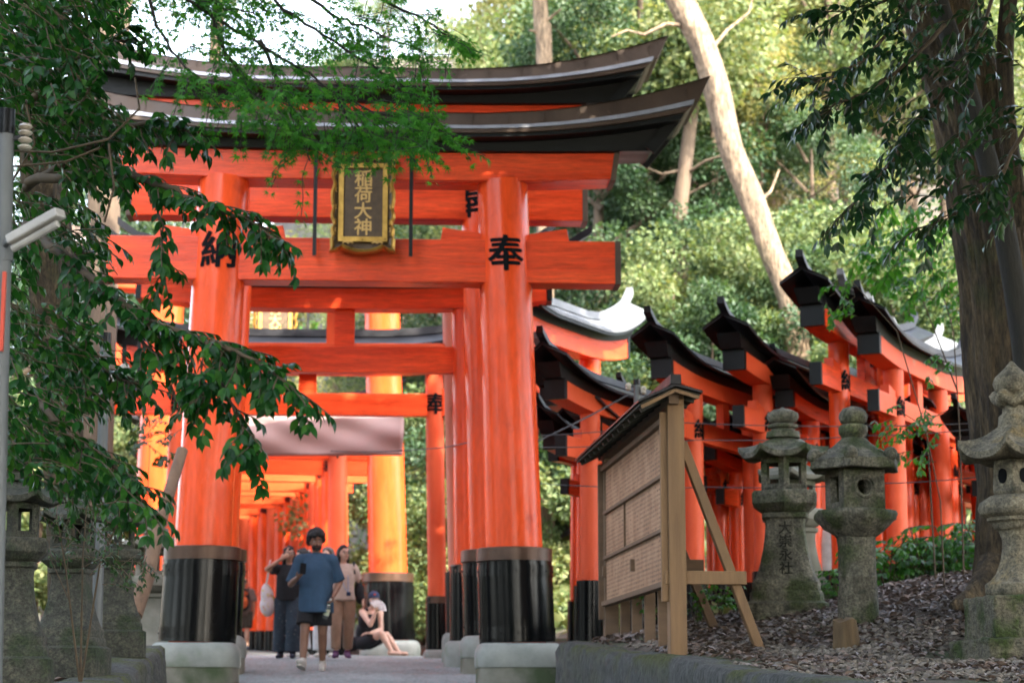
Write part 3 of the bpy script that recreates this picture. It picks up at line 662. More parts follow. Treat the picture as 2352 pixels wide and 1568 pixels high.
# ------------------------------------------------------------------ stone lanterns
def hexroof(mb, r, z, h, rim, lift, seg=6, rtop=.16, curl=.0, sub=6):
    """roof of a lantern: hexagonal, concave, corners lifted"""
    def corner(a): 
        u = (a/(2*PI/seg)) % 1; return abs(u-.5)*2      # 1 at corners, 0 mid-face
    def fn(a, rr, zz):
        k = corner(a); hexr = math.cos(PI/seg)/math.cos(((a % (2*PI/seg))-PI/seg))
        f = min(1, max(0,(rr-rtop*r)/(r*(1-rtop)))) 
        return rr*(hexr*(1-.0)+(1-hexr)*(1-f)*.6), zz+lift*(k**3)*f*f
    prof = [(r*.55,z+.015),(r*.97,z),(r*1.0,z+.01),(r*1.0,z+rim),(r*.86,z+rim+h*.13),(r*.7,z+rim+h*.30),(r*.5,z+rim+h*.55),(r*.32,z+rim+h*.82),(r*rtop,z+rim+h)]
    return mb.lathe(prof, seg*sub, fn=fn)
def firebox(mb, w, z, h, n=6, win=.5, wall=.05, rot=0):
    """hollow box of n posts with sills and lintels, windows open right through"""
    for k in range(n):
        a = 2*PI*k/n+rot; p = Vector((w*math.cos(a), w*math.sin(a), 0)); a2 = a+2*PI/n; p2 = Vector((w*math.cos(a2), w*math.sin(a2), 0))
        tdir = (p2-p).normalized(); L = (p2-p).length; side = L*(1-win)/2
        nrm = Vector((tdir.y,-tdir.x,0)); mat3 = Matrix((tdir,nrm,Vector((0,0,1)))).transposed()
        for q in (p+tdir*side/2, p2-tdir*side/2): mb.box(q+Vector((0,0,z+h/2))-nrm*wall/2, (side+.012,wall,h), mat3)
        mid = (p+p2)/2-nrm*wall/2
        mb.box(mid+Vector((0,0,z+h*.09)), (L*win+.01,wall*.9,h*.18), mat3); mb.box(mid+Vector((0,0,z+h*.91)), (L*win+.01,wall*.9,h*.18), mat3)
def rough(o, amt=.012, sc_=9, lvl=1):
    sd = o.modifiers.new('sub','SUBSURF'); sd.subdivision_type = 'SIMPLE'; sd.levels = sd.render_levels = lvl
    if 'rough' not in bpy.data.textures:
        t = bpy.data.textures.new('rough','CLOUDS'); t.noise_scale = .09; t.noise_depth = 3
    d = o.modifiers.new('dis','DISPLACE'); d.texture = bpy.data.textures['rough']; d.strength = amt*2; d.mid_level = .5; d.texture_coords = 'OBJECT' if False else 'LOCAL'
def lantern_hex(label, loc, s, yaw, m, text=None, group=None):
    """flared shaft, six-sided head, roof with lifted corners"""
    t = thing('stone_lantern', label, 'stone lantern', loc, yaw, group); t.scale = (s,s,s)
    mb = MB(); sqr = lambda a,r,z: (r*(abs(math.cos(a))**7+abs(math.sin(a))**7)**(-1/7), z)
    mb.lathe([(.46,-.25),(.455,.13),(.40,.16),(.39,.25),(.375,.27)], 40, fn=sqr); rough(mb.build('base', m, t, 35), .008)
    mb = MB(); mb.lathe([(.37,.27),(.37,.36),(.33,.42),(.285,.55),(.245,.72),(.222,.88),(.215,.98),(.222,1.05),(.25,1.07),(.25,1.12)], 40, fn=sqr); sh = mb.build('shaft', m, t, 35)
    mb = MB(); mb.lathe([(.24,1.12),(.30,1.14),(.405,1.22),(.405,1.34),(.38,1.365),(.25,1.37)], 6, rot0=PI/6); rough(mb.build('platform', m, t, 30, .012), .006, lvl=2)
    mb = MB(); firebox(mb, .285, 1.37, .36, 6, .56, .06, PI/6); mb.lathe([(.27,1.37),(.27,1.385)], 6, rot0=PI/6); fb = mb.build('firebox', m, t, bevel=.006)
    mb = MB(); hexroof(mb, .50, 1.715, .20, .065, .085); rf = mb.build('roof', m, t, 45); rough(rf, .008)
    mb = MB(); mb.lathe([(.19,1.96),(.18,2.03),(.13,2.045),(.13,2.06)], 24); mb.lathe([(.10,2.05),(.165,2.075),(.17,2.105),(.10,2.125)], 24); mb.lathe([(.06,2.11),(.15,2.14),(.178,2.19),(.165,2.24),(.10,2.275),(.03,2.29),(.0,2.31)], 24); mb.build('finial', m, t, 50)
    if text: flat_text('inscription', text, .14, .15, M['carving'], sh, (0,-.232,.955), (1,0,0), (0,.178,.984), .0, .012)
    return t
def lantern_round(label, loc, s, yaw, m):
    """cylinder shaft, rough bowl, square firebox with a round eye, six-sided roof with scrolled corners"""
    t = thing('stone_lantern', label, 'stone lantern', loc, yaw); t.scale = (s,s,s)
    rn = random.Random(4); jit = lambda k: (lambda a,r,z: (r*(1+k*math.sin(3*a+z*7)+k*.8*math.sin(7*a+z*15)), z))
    mb = MB(); mb.lathe([(.205,-.3),(.205,.0),(.200,.2),(.190,.42),(.195,.43),(.193,.45),(.187,.46),(.188,.75),(.196,.84),(.205,.86)], 32, fn=jit(.012)); rough(mb.build('shaft', m, t, 50), .012)
    mb = MB(); mb.lathe([(.20,.84),(.235,.87),(.30,.92),(.385,1.0),(.405,1.03),(.41,1.075),(.39,1.105),(.25,1.12)], 36, fn=jit(.035)); rough(mb.build('platform', m, t, 50), .022)
    # firebox: solid corner block with a round eye and side windows
    mb = MB(); h = .40; z0 = 1.12; wv = .225
    N_ = 40; ring_o = []; ring_i = []
    for face in range(4):
        a = face*PI/2; ex = Vector((math.cos(a),math.sin(a),0)); ny = Vector((math.sin(a),-math.cos(a),0))
        round_ = face in (0,2)
        vs = []; fs = []
        for k in range(N_):
            u = 2*PI*k/N_; cu,su = math.cos(u),math.sin(u); q = max(abs(cu),abs(su))
            o = (cu/q*wv, su/q*h/2)
            i_ = (cu*.075, su*.075+.02) if round_ else (max(-.10,min(.10,cu/q*.10)), su/q*.13)
            for dpt,(px_,pz_) in ((0,o),(0,i_),(.07,i_)):
                p_ = ex*px_+ny*(wv-dpt)+Vector((0,0,z0+h/2+pz_)); vs.append(p_)
        for k in range(N_):
            k2 = (k+1) % N_; fs += [(k*3,k2*3,k2*3+1,k*3+1),(k*3+1,k2*3+1,k2*3+2,k*3+2)]
        mb.add(vs, fs)
        if round_: 
            mb.tube([ex*(.105*math.cos(u))+ny*(wv+.004)+Vector((0,0,z0+h/2+.02+.105*math.sin(u))) for u in np.linspace(0,2*PI,25)], .02, 6)
    mb.build('firebox', m, t, 40)
    mb = MB(); hexroof(mb, .49, 1.515, .25, .10, .0, rtop=.2); rf = mb.build('roof', m, t, 45); rough(rf, .018)
    for k in range(6):
        mb = MB(); a = 2*PI*k/6; mb.bar((.30*math.cos(a),.30*math.sin(a),1.665), (.46*math.cos(a),.46*math.sin(a),1.60), .07, .10); mb.ell((.44*math.cos(a),.44*math.sin(a),1.655), (.075,.075,.075), seg=12, rings=8)
        rough(mb.build('roof_scroll', m, rf, 60), .012)
    mb = MB(); mb.lathe([(.10,1.84),(.12,1.87),(.145,1.90),(.152,1.95),(.14,1.98),(.10,1.995)], 24, fn=jit(.02)); mb.lathe([(.09,1.985),(.13,2.015),(.147,2.06),(.14,2.11),(.10,2.155),(.04,2.175),(0,2.18)], 24, fn=jit(.02)); rough(mb.build('finial', m, t, 60), .008)
    return t
def lantern_ornate(label, loc, s, yaw):
    t = thing('stone_lantern', label, 'stone lantern', loc, yaw); t.scale = (s,s,s); m = M['stone2']
    rough(MB().box((0,0,.0), (1.06,1.06,.40)).build('plinth', M['stonem'], t, bevel=.03), .03, lvl=4)
    rough(MB().box((-.02,0,.39), (.80,.80,.40)).build('block', M['stonem'], t, bevel=.025), .02, lvl=4)
    mb = MB(); mb.lathe([(.32,.59),(.345,.62),(.345,.70),(.29,.74),(.235,.80),(.185,.92),(.165,1.03),(.165,1.12),(.19,1.19),(.21,1.22)], 30, fn=lambda a,r,z: (r*(1-.5*(1-math.cos(PI/6)/math.cos(((a%(PI/3))-PI/6)))), z)); rough(mb.build('shaft', m, t, 40), .006)
    mb = MB(); mb.lathe([(.21,1.21),(.235,1.24),(.25,1.27),(.285,1.29),(.285,1.32),(.345,1.35),(.365,1.40),(.345,1.46),(.25,1.52),(.22,1.53)], 36, fn=lambda a,r,z: (r*(1+.03*math.cos(6*a)), z)); rough(mb.build('platform', m, t, 50), .006)
    mb = MB(); mb.lathe([(.21,1.52),(.235,1.56),(.23,1.66),(.22,1.80),(.21,1.86)], 6, rot0=0)
    fb = mb.build('firebox', m, t, bevel=.015)
    for k in range(6):
        mb = MB(); a = PI/6+k*PI/3; n_ = Vector((math.cos(a),math.sin(a),0)); tv = Vector((-math.sin(a),math.cos(a),0)); c_ = n_*.199+Vector((0,0,1.70))
        mb.sweep([[c_+tv*(.048*math.cos(u))+Vector((0,0,.075*math.sin(u)*(1 if abs(math.sin(u))<.8 else .95)))+n_*e for u in np.linspace(0,2*PI,17)[:-1]] for e in (-.02,.007)])
        mb.build('window_shade_plate', M['ink'], fb)  # dark plate on solid stone standing in for the shade inside a window
    mb = MB(); hexroof(mb, .56, 1.84, .30, .07, .13, rtop=.22, sub=8); rough(mb.build('roof', m, t, 50), .006)
    mb = MB(); mb.lathe([(.15,2.18),(.14,2.27),(.105,2.30),(.105,2.37)], 24); mb.lathe([(.10,2.36),(.19,2.40),(.205,2.45),(.17,2.49),(.12,2.51)], 30, fn=lambda a,r,z: (r*(1+.12*math.cos(5*a)), z+.03*math.cos(5*a))); mb.lathe([(.11,2.48),(.165,2.52),(.185,2.58),(.165,2.64),(.11,2.69),(.06,2.74),(.02,2.79),(0,2.80)], 24); mb.build('finial', m, t, 60)
    return t
def on_ground(px, py, Y): 
    p = at(px,py,Y); return (p.x, Y, gz(p.x,Y))
p = on_ground(1808,1415,20.6); lantern_hex('grey stone lantern with inscribed flared shaft, left of the pair on the slope', p, .915, R(-8), M['stone'], '大崇永社')
p = on_ground(1972,1418,18.7); lantern_round('stone lantern with round shaft and a round eye in its firebox', p, .90, R(16), M['stone'])
p = at(2352,1510,16.4); lantern_ornate('ochre lichened stone lantern cut by the right edge, on a mossy block', (p.x,16.4,gz(p.x,16.4)-.02), .86, R(8))
p = on_ground(1828,1390,22.6); lantern_hex('pale stone lantern mostly hidden behind the inscribed one', (p[0],22.6,p[2]), .86, R(20), M['kamelow'])
LL = [(22,13.6,.64,'stoneshade','stone lantern at the left edge beside the grey pole',10,.10),(160,15.6,.60,'stoneshade','dark stone lantern behind the bush, second from the left edge',-6,.14),(264,18.6,.60,'stoneshade','dark stone lantern right of the thin lamp pole with light through its window',12,.16),(350,24.8,.86,'kamelow','pale lantern tucked behind the leaning log',5,.05)]
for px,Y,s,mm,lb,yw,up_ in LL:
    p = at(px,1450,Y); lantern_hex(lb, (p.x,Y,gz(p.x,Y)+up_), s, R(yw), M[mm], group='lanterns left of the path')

# ------------------------------------------------------------------ roofed notice board
NB = Vector((at(1543,1300,18.0).x,18.0,0)); FB = Vector((at(1398,1300,22.0).x,22.0,0)); ax = (FB-NB); BL = ax.length; yawb = math.atan2(ax.y, ax.x)
gzb = gz(NB.x,NB.y)
t = thing('notice_board', 'roofed timber notice board full of small dark writing on raked posts', 'notice board', (NB.x,NB.y,0), yawb)   # local x runs away along the board, local +y faces the path
zt = at(1540,960,18).z; zb = at(1540,1345,18).z
pn = MB().box((BL/2,.0,(zt+zb)/2), (BL-.02,.05,zt-zb)).build('panel', M['frame'], t, bevel=.004)
m,nt_,N,L = nodes('written wooden panel')
out = N('ShaderNodeOutputMaterial'); b = N('ShaderNodeBsdfPrincipled'); tc = N('ShaderNodeTexCoord'); mp = N('ShaderNodeMapping'); mp.inputs['Scale'].default_value = (1,1,1); L(tc.outputs['Object'], mp.inputs[0])
sx = N('ShaderNodeSeparateXYZ'); L(mp.outputs[0], sx.inputs[0]); cb = N('ShaderNodeCombineXYZ'); L(sx.outputs['X'], cb.inputs[0]); L(sx.outputs['Z'], cb.inputs[1])
def M2(op, a, b_):
    n_ = N('ShaderNodeMath'); n_.operation = op
    for i,v in enumerate((a,b_)):
        if isinstance(v,(int,float)): n_.inputs[i].default_value = v
        else: L(v, n_.inputs[i])
    return n_.outputs[0]
br = N('ShaderNodeTexBrick'); br.offset = 0.0; br.inputs['Scale'].default_value = 1; br.inputs['Brick Width'].default_value = .11; br.inputs['Row Height'].default_value = .042; br.inputs['Mortar Size'].default_value = .013; br.inputs['Mortar Smooth'].default_value = .3
br.inputs['Color1'].default_value = (0,0,0,1); br.inputs['Color2'].default_value = (.45,.45,.45,1); br.inputs['Mortar'].default_value = (1,1,1,1); L(cb.outputs[0], br.inputs['Vector'])
nz = N('ShaderNodeTexNoise'); nz.inputs['Scale'].default_value = 55; nz.inputs['Detail'].default_value = 3; L(cb.outputs[0], nz.inputs['Vector'])
gap = N('ShaderNodeTexNoise'); gap.inputs['Scale'].default_value = 3.2; gap.inputs['Detail'].default_value = 4; L(cb.outputs[0], gap.inputs['Vector'])
ink = M2('MULTIPLY', M2('SUBTRACT', 1, br.outputs['Color']), M2('GREATER_THAN', nz.outputs['Fac'], .47)); ink = M2('MULTIPLY', ink, M2('LESS_THAN', gap.outputs['Fac'], .60))
wn = N('ShaderNodeTexNoise'); wn.inputs['Scale'].default_value = 4; wn.inputs['Detail'].default_value = 7; L(tc.outputs['Object'], wn.inputs['Vector'])
cr = N('ShaderNodeValToRGB'); cr.color_ramp.elements[0].color = (.28,.155,.082,1); cr.color_ramp.elements[1].color = (.40,.24,.135,1); cr.color_ramp.elements[0].position = .35; cr.color_ramp.elements[1].position = .65; L(wn.outputs['Fac'], cr.inputs[0])
mx = N('ShaderNodeMix'); mx.data_type = 'RGBA'; L(M2('MULTIPLY', ink, .75), mx.inputs[0]); L(cr.outputs[0], mx.inputs[6]); mx.inputs[7].default_value = (.02,.016,.012,1); L(mx.outputs[2], b.inputs['Base Color']); b.inputs['Roughness'].default_value = .8; L(b.outputs[0], out.inputs[0])
M['written'] = m
hh = (zt-zb-.04)/3
for k in range(3):
    MB().box((BL/2,.031,zb+.02+hh*(k+.5)), (BL-.20,.014,hh-.035)).build('written_sheet', m, pn)
for k in range(1,3): MB().box((BL/2,.045,zb+.02+hh*k), (BL-.14,.05,.035)).build('rail', M['frame'], pn, bevel=.004)
for k in (0,3): MB().box((BL/2,.05,zb+.02+hh*k), (BL,.07,.05)).build('rail', M['frame'], pn, bevel=.004)
MB().box((BL*.62,.043,zb+.02+hh*1.5), (.014,.03,hh-.04)).build('divider', M['frame'], pn)
pw_ = .165
for k in range(6):
    x = -.06 if k == 0 else (BL+.06 if k == 5 else BL*k/5)
    wx = NB.x+math.cos(yawb)*x; wy = NB.y+math.sin(yawb)*x; g = gz(wx,wy)-.25
    top = zt+.20 if k in (0,5) else zb+.03
    po = MB().box((x,-.03 if k in (0,5) else -.055,(g+top)/2), (pw_ if k in (0,5) else .05,pw_*.9 if k in (0,5) else .105,top-g)).build('post', M['post'] if k == 0 else M['frame'], t, bevel=.008)
MB().box((-.075,.075,(zt+zb)/2-.05), (.05,.06,zt-zb+.18)).build('cover_strip', M['post'], t, bevel=.004)
MB().box((BL+.08,.06,(zt+zb)/2-.05), (.05,.08,zt-zb+.18)).build('cover_strip', M['frame'], t, bevel=.004)
# raking braces behind (away from the path) with a cross rail
for x in (-.02, BL*.5, BL):
    wx = NB.x+math.cos(yawb)*x; wy = NB.y+math.sin(yawb)*x; nx_,ny_ = math.sin(yawb),-math.cos(yawb)
    g1 = gz(wx+nx_*.78, wy+ny_*.78)-.12
    br_ = MB().bar((x,-.10,zt-.22), (x,-.80,g1), .08, .10, (1,0,0)).build('brace', M['post'] if x < .1 else M['frame'], t, bevel=.006)
    zr_ = g1+.72
    MB().box((x-.075,-.28,zr_), (.05,.72,.115)).build('cross_rail', M['post'] if x < .1 else M['frame'], t, bevel=.005)
# roof
zr = at(1562,884,17.8).z; ze = at(1486,923,17.8).z; zre = at(1612,900,17.8).z
x0,x1 = -.32,BL+.28
yl,yr_ = .33,-.24
secs = [[(x,yl,ze),(x,0,zr-.0),(x,yr_,zre),(x,yr_,zre-.02),(x,0,zr-.025),(x,yl,ze-.02)] for x in (x0,x1)]
rf = MB().sweep(secs, caps=[(0,1,4,5),(1,2,3,4)]).build('roof', M['blackroof'], t)
secs = [[(x,yl-.02,ze-.022),(x,0,zr-.027),(x,yr_+.02,zre-.022),(x,yr_+.02,zre-.045),(x,0,zr-.05),(x,yl-.02,ze-.045)] for x in (x0+.05,x1-.05)]
MB().sweep(secs, caps=[(0,1,4,5),(1,2,3,4)]).build('roof_boarding', M['soffit'], rf)
mb = MB()
for k in range(13):
    x = x0+.22+(x1-x0-.4)*k/12
    MB().bar((x,yl-.05,ze-.06), (x,0,zr-.075), .05, .045).bar((x,yr_+.04,zre-.06), (x,0,zr-.075), .05, .045).build('rafter', M['soffit'], rf)
mb = MB(); mb.bar((x0+.03,yl-.03,ze-.06), (x0+.03,0,zr-.06), .02, .03); mb.bar((x0+.03,yr_+.03,zre-.06), (x0+.03,0,zr-.06), .02, .03); mb.build('gable_trim', M['post'], rf)
MB().sweep([[(x,-.05,zr-.01),(x,-.045,zr+.075),(x,.045,zr+.075),(x,.05,zr-.01)] for x in (x0-.02,x1+.02)]).build('ridge_cap', M['blackroof'], rf)
mb = MB(); mb.box((BL/2,.0,zr-.115), (BL+.45,.09,.10)); mb.build('ridge_beam', M['frame'], t)

# stump, leaning log
p = on_ground(1945,1470,17.6); rn = random.Random(2)
mb = MB(); mb.lathe([(.125,-.15),(.12,.0),(.108,.10),(.10,.20),(.098,.235),(.02,.245)], 22, fn=lambda a,r,z: (r*(1+.06*math.sin(5*a)+.04*math.sin(11*a)), z+(.012*math.sin(3*a) if z > .2 else 0)))
tag(mb.build('tree_stump', M['stump'], smooth=40), 'short split tree stump in front of the round shafted lantern', 'stump'); bpy.data.objects['tree_stump'].location = p; bpy.data.objects['tree_stump'].rotation_euler = (R(5),R(-7),.4)
a = at(308,1412,20.6); b = at(398,1105,21.6); lg = MB().tube([a, a.lerp(b,.3)+Vector((.02,0,0)), a.lerp(b,.65)+Vector((-.015,0,.0)), b+(b-a)*.25], [.085,.078,.07,.06], 14).build('leaning_log', M['log'], smooth=60)
tag(lg, 'bare brown log leaning against the left gate pillar', 'log')

# ------------------------------------------------------------------ poles, lamps, wires, banner
def lamp_pole(label, px0, py0, px1, py1, Y, r, lamp):
    a = at(px0,py0,Y); b = at(px1,py1,Y); g = gz(b.x,Y)
    t = thing('lamp_pole', label, 'lamp pole', (b.x,Y,g)); o = Vector((b.x,Y,g))
    MB().tube([Vector((0,0,-.2)), (a-o)], [r*1.08,r], 18).build('pole', M['pole'], t, 50)
    MB().tube([(a-o)-Vector((0,0,.10)), (a-o)+Vector((0,0,.02))], [r*1.12,r*1.10], 18).build('pole_cap', M['black'], t, 50)
    (l0,l1,k0) = lamp; A = at(*l0,Y-.12)-o; B = at(*l1,Y-.25)-o; K = at(*k0,Y)-o
    MB().tube([K, K.lerp(A,.5)+Vector((0,0,.015)), A], .014, 8).build('lamp_arm', M['pole'], t)
    lc = MB().bar(A, B, .07, .045).build('lamp_casing', M['lampcase'], t, bevel=.008)
    MB().tube([A.lerp(B,.06)-Vector((0,0,.045)), A.lerp(B,.94)-Vector((0,0,.045))], .018, 8).build('lamp_tube', M['lampcase'], lc)
    MB().tube([K-Vector((0,0,.05)),K+Vector((0,0,.02))], r*1.14, 16).build('clamp', M['pole'], t)
    return t,o
t,o = lamp_pole('thick grey pole with a tube lamp at the left edge', 14,262,-4,1500, 9.3, .040, ((24,553),(140,488),(8,575)))
mb = MB(); q = at(58,315,9.3)-o
for dz in (-.05,-.015,.02,.05): mb.lathe([(.022,dz-.012),(.034,dz),(.022,dz+.012)], 14, q)
mb.build('insulator', M['ceramic'], t, 60); MB().bar(at(14,320,9.3)-o, q, .02, .02).build('bracket', M['iron'], t)
s_ = MB().box(at(7,715,9.24), (.016,.02,.37)).build('red_sign', M['redsign']); tag(s_, 'narrow red strip sign fixed to the thick grey pole', 'sign')
lamp_pole('slimmer grey pole with a tube lamp, behind the left branches', 243,770,222,1455, 16.6, .042, ((255,868),(290,840),(238,885)))
# pole with insulators behind the board
a = at(1463,872,23.0); g = gz(a.x,23.0); t = thing('wire_pole', 'thin grey pole with white insulators behind the notice board', 'pole', (a.x,23.0,g)); o = Vector((a.x,23.0,g))
MB().tube([(0,0,-.2), a-o], .038, 14).build('pole', M['pole'], t, 50); MB().tube([(a-o)-Vector((0,0,.06)),(a-o)+Vector((0,0,.005))], .042, 14).build('pole_cap', M['black'], t, 50)
for dx,dz in ((-.10,-.08),(.07,-.12)):
    MB().lathe([(.02,-.05),(.036,-.03),(.024,-.01),(.036,.01),(.022,.04)], 12, (a-o)+Vector((dx,-.03,dz))).build('insulator', M['ceramic'], t, 60); MB().bar((a-o)+Vector((dx,-.03,dz)), (a-o)+Vector((0,0,dz)), .015, .015).build('bracket', M['iron'], t)
def cable(label, pts, r=.007):
    P_ = [at(*q) for q in pts]; fine = []
    for i in range(len(P_)-1):
        for u in np.linspace(0,1,8)[:-1]: fine.append(P_[i].lerp(P_[i+1], float(u))-Vector((0,0,.10*(1-(2*u-1)**2)*(P_[i]-P_[i+1]).length/8)))
    fine.append(P_[-1]); tag(MB().tube(fine, r, 6).build('cable', M['cable']), label, 'cable', 'cables strung between the gates')
cable('thick cable rising from the front gate pillar to the thin wire pole', [(1236,1012,22.6),(1445,905,22.95)], .010)
cable('thin cable crossing the pale pillar beside the banner', [(760,1035,30),(985,1030,28.5),(1110,1005,26.5)], .008)
cable('upper thin cable running across the red pillars to the round shafted lantern', [(1244,1000,22.8),(1560,970,22.9),(2280,970,22)], .006)
cable('middle thin cable running across the red pillars behind the lanterns', [(1244,1027,22.8),(1600,1010,22.9),(1990,1000,22.5),(2240,985,22)], .006)
cable('low thin cable behind the notice board and lantern fireboxes', [(1240,1110,22.8),(1640,1118,22.9),(2000,1110,22),(2250,1095,21.5)], .006)
# banner
P0 = at(520,952,32.2); P1 = at(927,950,32.2); P2 = at(925,1046,32.2)
mb = MB(); secs = []
for i in range(41):
    u = i/40; x = P0.x+(P1.x-P0.x)*u; col = []
    for k in range(13):
        v = k/12; z = P0.z+(P2.z-P0.z)*v
        y = 32.2+.022*math.sin(u*9+v*5)+.015*math.sin(u*15-v*9+1)
        col.append((x+.01*math.sin(v*5), y, z-.03*math.sin(PI*u)*(1-v)))
    secs.append(col)
mb.sweep(secs, closed=False); bo = mb.build('cloth_banner', M['banner'], smooth=80); sd = bo.modifiers.new('thick','SOLIDIFY'); sd.thickness = .006
tag(bo, 'plain pinkish grey cloth hung across the path below the beams', 'banner')
s_ = MB().box(at(537,1196,37.5), (.10,.03,.42)).build('white_sign', M['whitesign']); tag(s_, 'small white notice on a tunnel pillar left of the people', 'sign')
# ------------------------------------------------------------------ people
def cloth(name, c, c2=None, rough=.9, bump=.25, sc_=7): 
    c2 = c2 or tuple(v*.7 for v in c); return mat(name, [c2,c], rough, sc_, bump=bump, bscale=12, rvar=0, dist=.02)
SKB = mat('brown skin', [V3(.19,.095,.058),V3(.25,.13,.082)], .5, 8, rvar=.05)
SKM = mat('tan skin', [V3(.36,.19,.125),V3(.44,.25,.17)], .5, 8, rvar=.05)
SKL = mat('fair skin', [V3(.50,.30,.22),V3(.60,.38,.28)], .5, 8, rvar=.05)
HAIR = mat('black hair', [V3(.003,.0025,.0025),V3(.008,.007,.006)], .7, 30, (4,4,1), .6, 40, dist=.01)
HAIRG = mat('grey brown hair', [V3(.05,.042,.036),V3(.10,.085,.075)], .5, 30, (4,4,1), .5, 40, dist=.01)
EYEW = mat('eye white', [V3(.55,.52,.5),V3(.6,.58,.55)], .3, 5); EYEB = mat('dark iris', [V3(.01,.007,.005),V3(.02,.012,.01)], .2, 5)
LIP = mat('lips', [V3(.25,.09,.075),V3(.3,.11,.09)], .5, 5); GLASS = mat('spectacle frame', [V3(.03,.03,.03),V3(.06,.06,.06)], .3, 5)
C_BLUE = cloth('washed blue cotton', V3(.030,.075,.135)); C_BLACK = cloth('black cotton', V3(.010,.011,.014)); C_CREAM = cloth('cream cotton', V3(.58,.46,.38)); C_TAN = cloth('tan trousers', V3(.30,.19,.125))
C_WHITE = cloth('white cotton', V3(.62,.60,.60)); C_GREYP = cloth('grey shirt', V3(.20,.16,.15)); C_OLIVE = cloth('dark olive shorts', V3(.06,.055,.045)); C_NAVY = cloth('navy cap cotton', V3(.012,.025,.07))
C_DRESS = cloth('black dress', V3(.010,.010,.014)); C_JEAN = cloth('dark trousers', V3(.03,.035,.05)); SHOEW = cloth('off white shoe', V3(.58,.56,.50), rough=.7); SHOEP = cloth('purple shoe', V3(.10,.035,.10)); SHOEK = cloth('dark shoe', V3(.03,.035,.06))
C_PATT = mat('patterned navy trousers', [V3(.018,.030,.045),V3(.03,.05,.07)], .9, 9, spots=(V3(.32,.28,.26),26,.64), rvar=0)
C_TOTE = mat('floral white tote', [V3(.60,.56,.58),V3(.68,.64,.66)], .85, 5, spots=(V3(.55,.42,.05),14,.53), moss=V3(.5,.10,.16), mosslev=.57, mscale=11, rvar=0)
C_PACKO = cloth('orange pack cloth', V3(.55,.11,.03)); C_PACKK = cloth('dark pack cloth', V3(.02,.02,.022))

def hand(mb, wrist, d, pn, curl=.5, side=1, s=1.0):
    """palm, four bent fingers of different lengths, thumb off the side of the palm"""
    wrist = Vector(wrist); d = Vector(d).normalized(); pn = Vector(pn); pn = (pn-d*pn.dot(d)).normalized(); ac = d.cross(pn).normalized()*side
    rot = Matrix((ac,pn,d)).transposed()
    mb.ell(wrist+d*.048*s, (.041*s,.018*s,.052*s), rot, 12, 8)
    for k,(o,l) in enumerate(((-.030,.066),(-.010,.076),(.010,.071),(.029,.056))):
        b = wrist+d*.090*s+ac*o*s; a1 = curl*.9; d1 = (d*math.cos(a1)+pn*math.sin(a1)); a2 = curl*2.0; d2 = d*math.cos(a2)+pn*math.sin(a2)
        m_ = b+d1*l*.52*s; e = m_+d2*l*.5*s
        mb.cap(b-d*.02*s, .0095*s, m_, .0088*s, 8); mb.cap(m_, .0088*s, e, .0075*s, 8)
    tb = wrist+d*.030*s-ac*.034*s; td = (d*.65-ac*.6+pn*.45*(.4+curl)).normalized(); tm = tb+td*.038*s
    mb.cap(tb, .013*s, tm, .0105*s, 8); mb.cap(tm, .0105*s, tm+(d*.85-ac*.1+pn*.4).normalized()*.03*s, .009*s, 8)
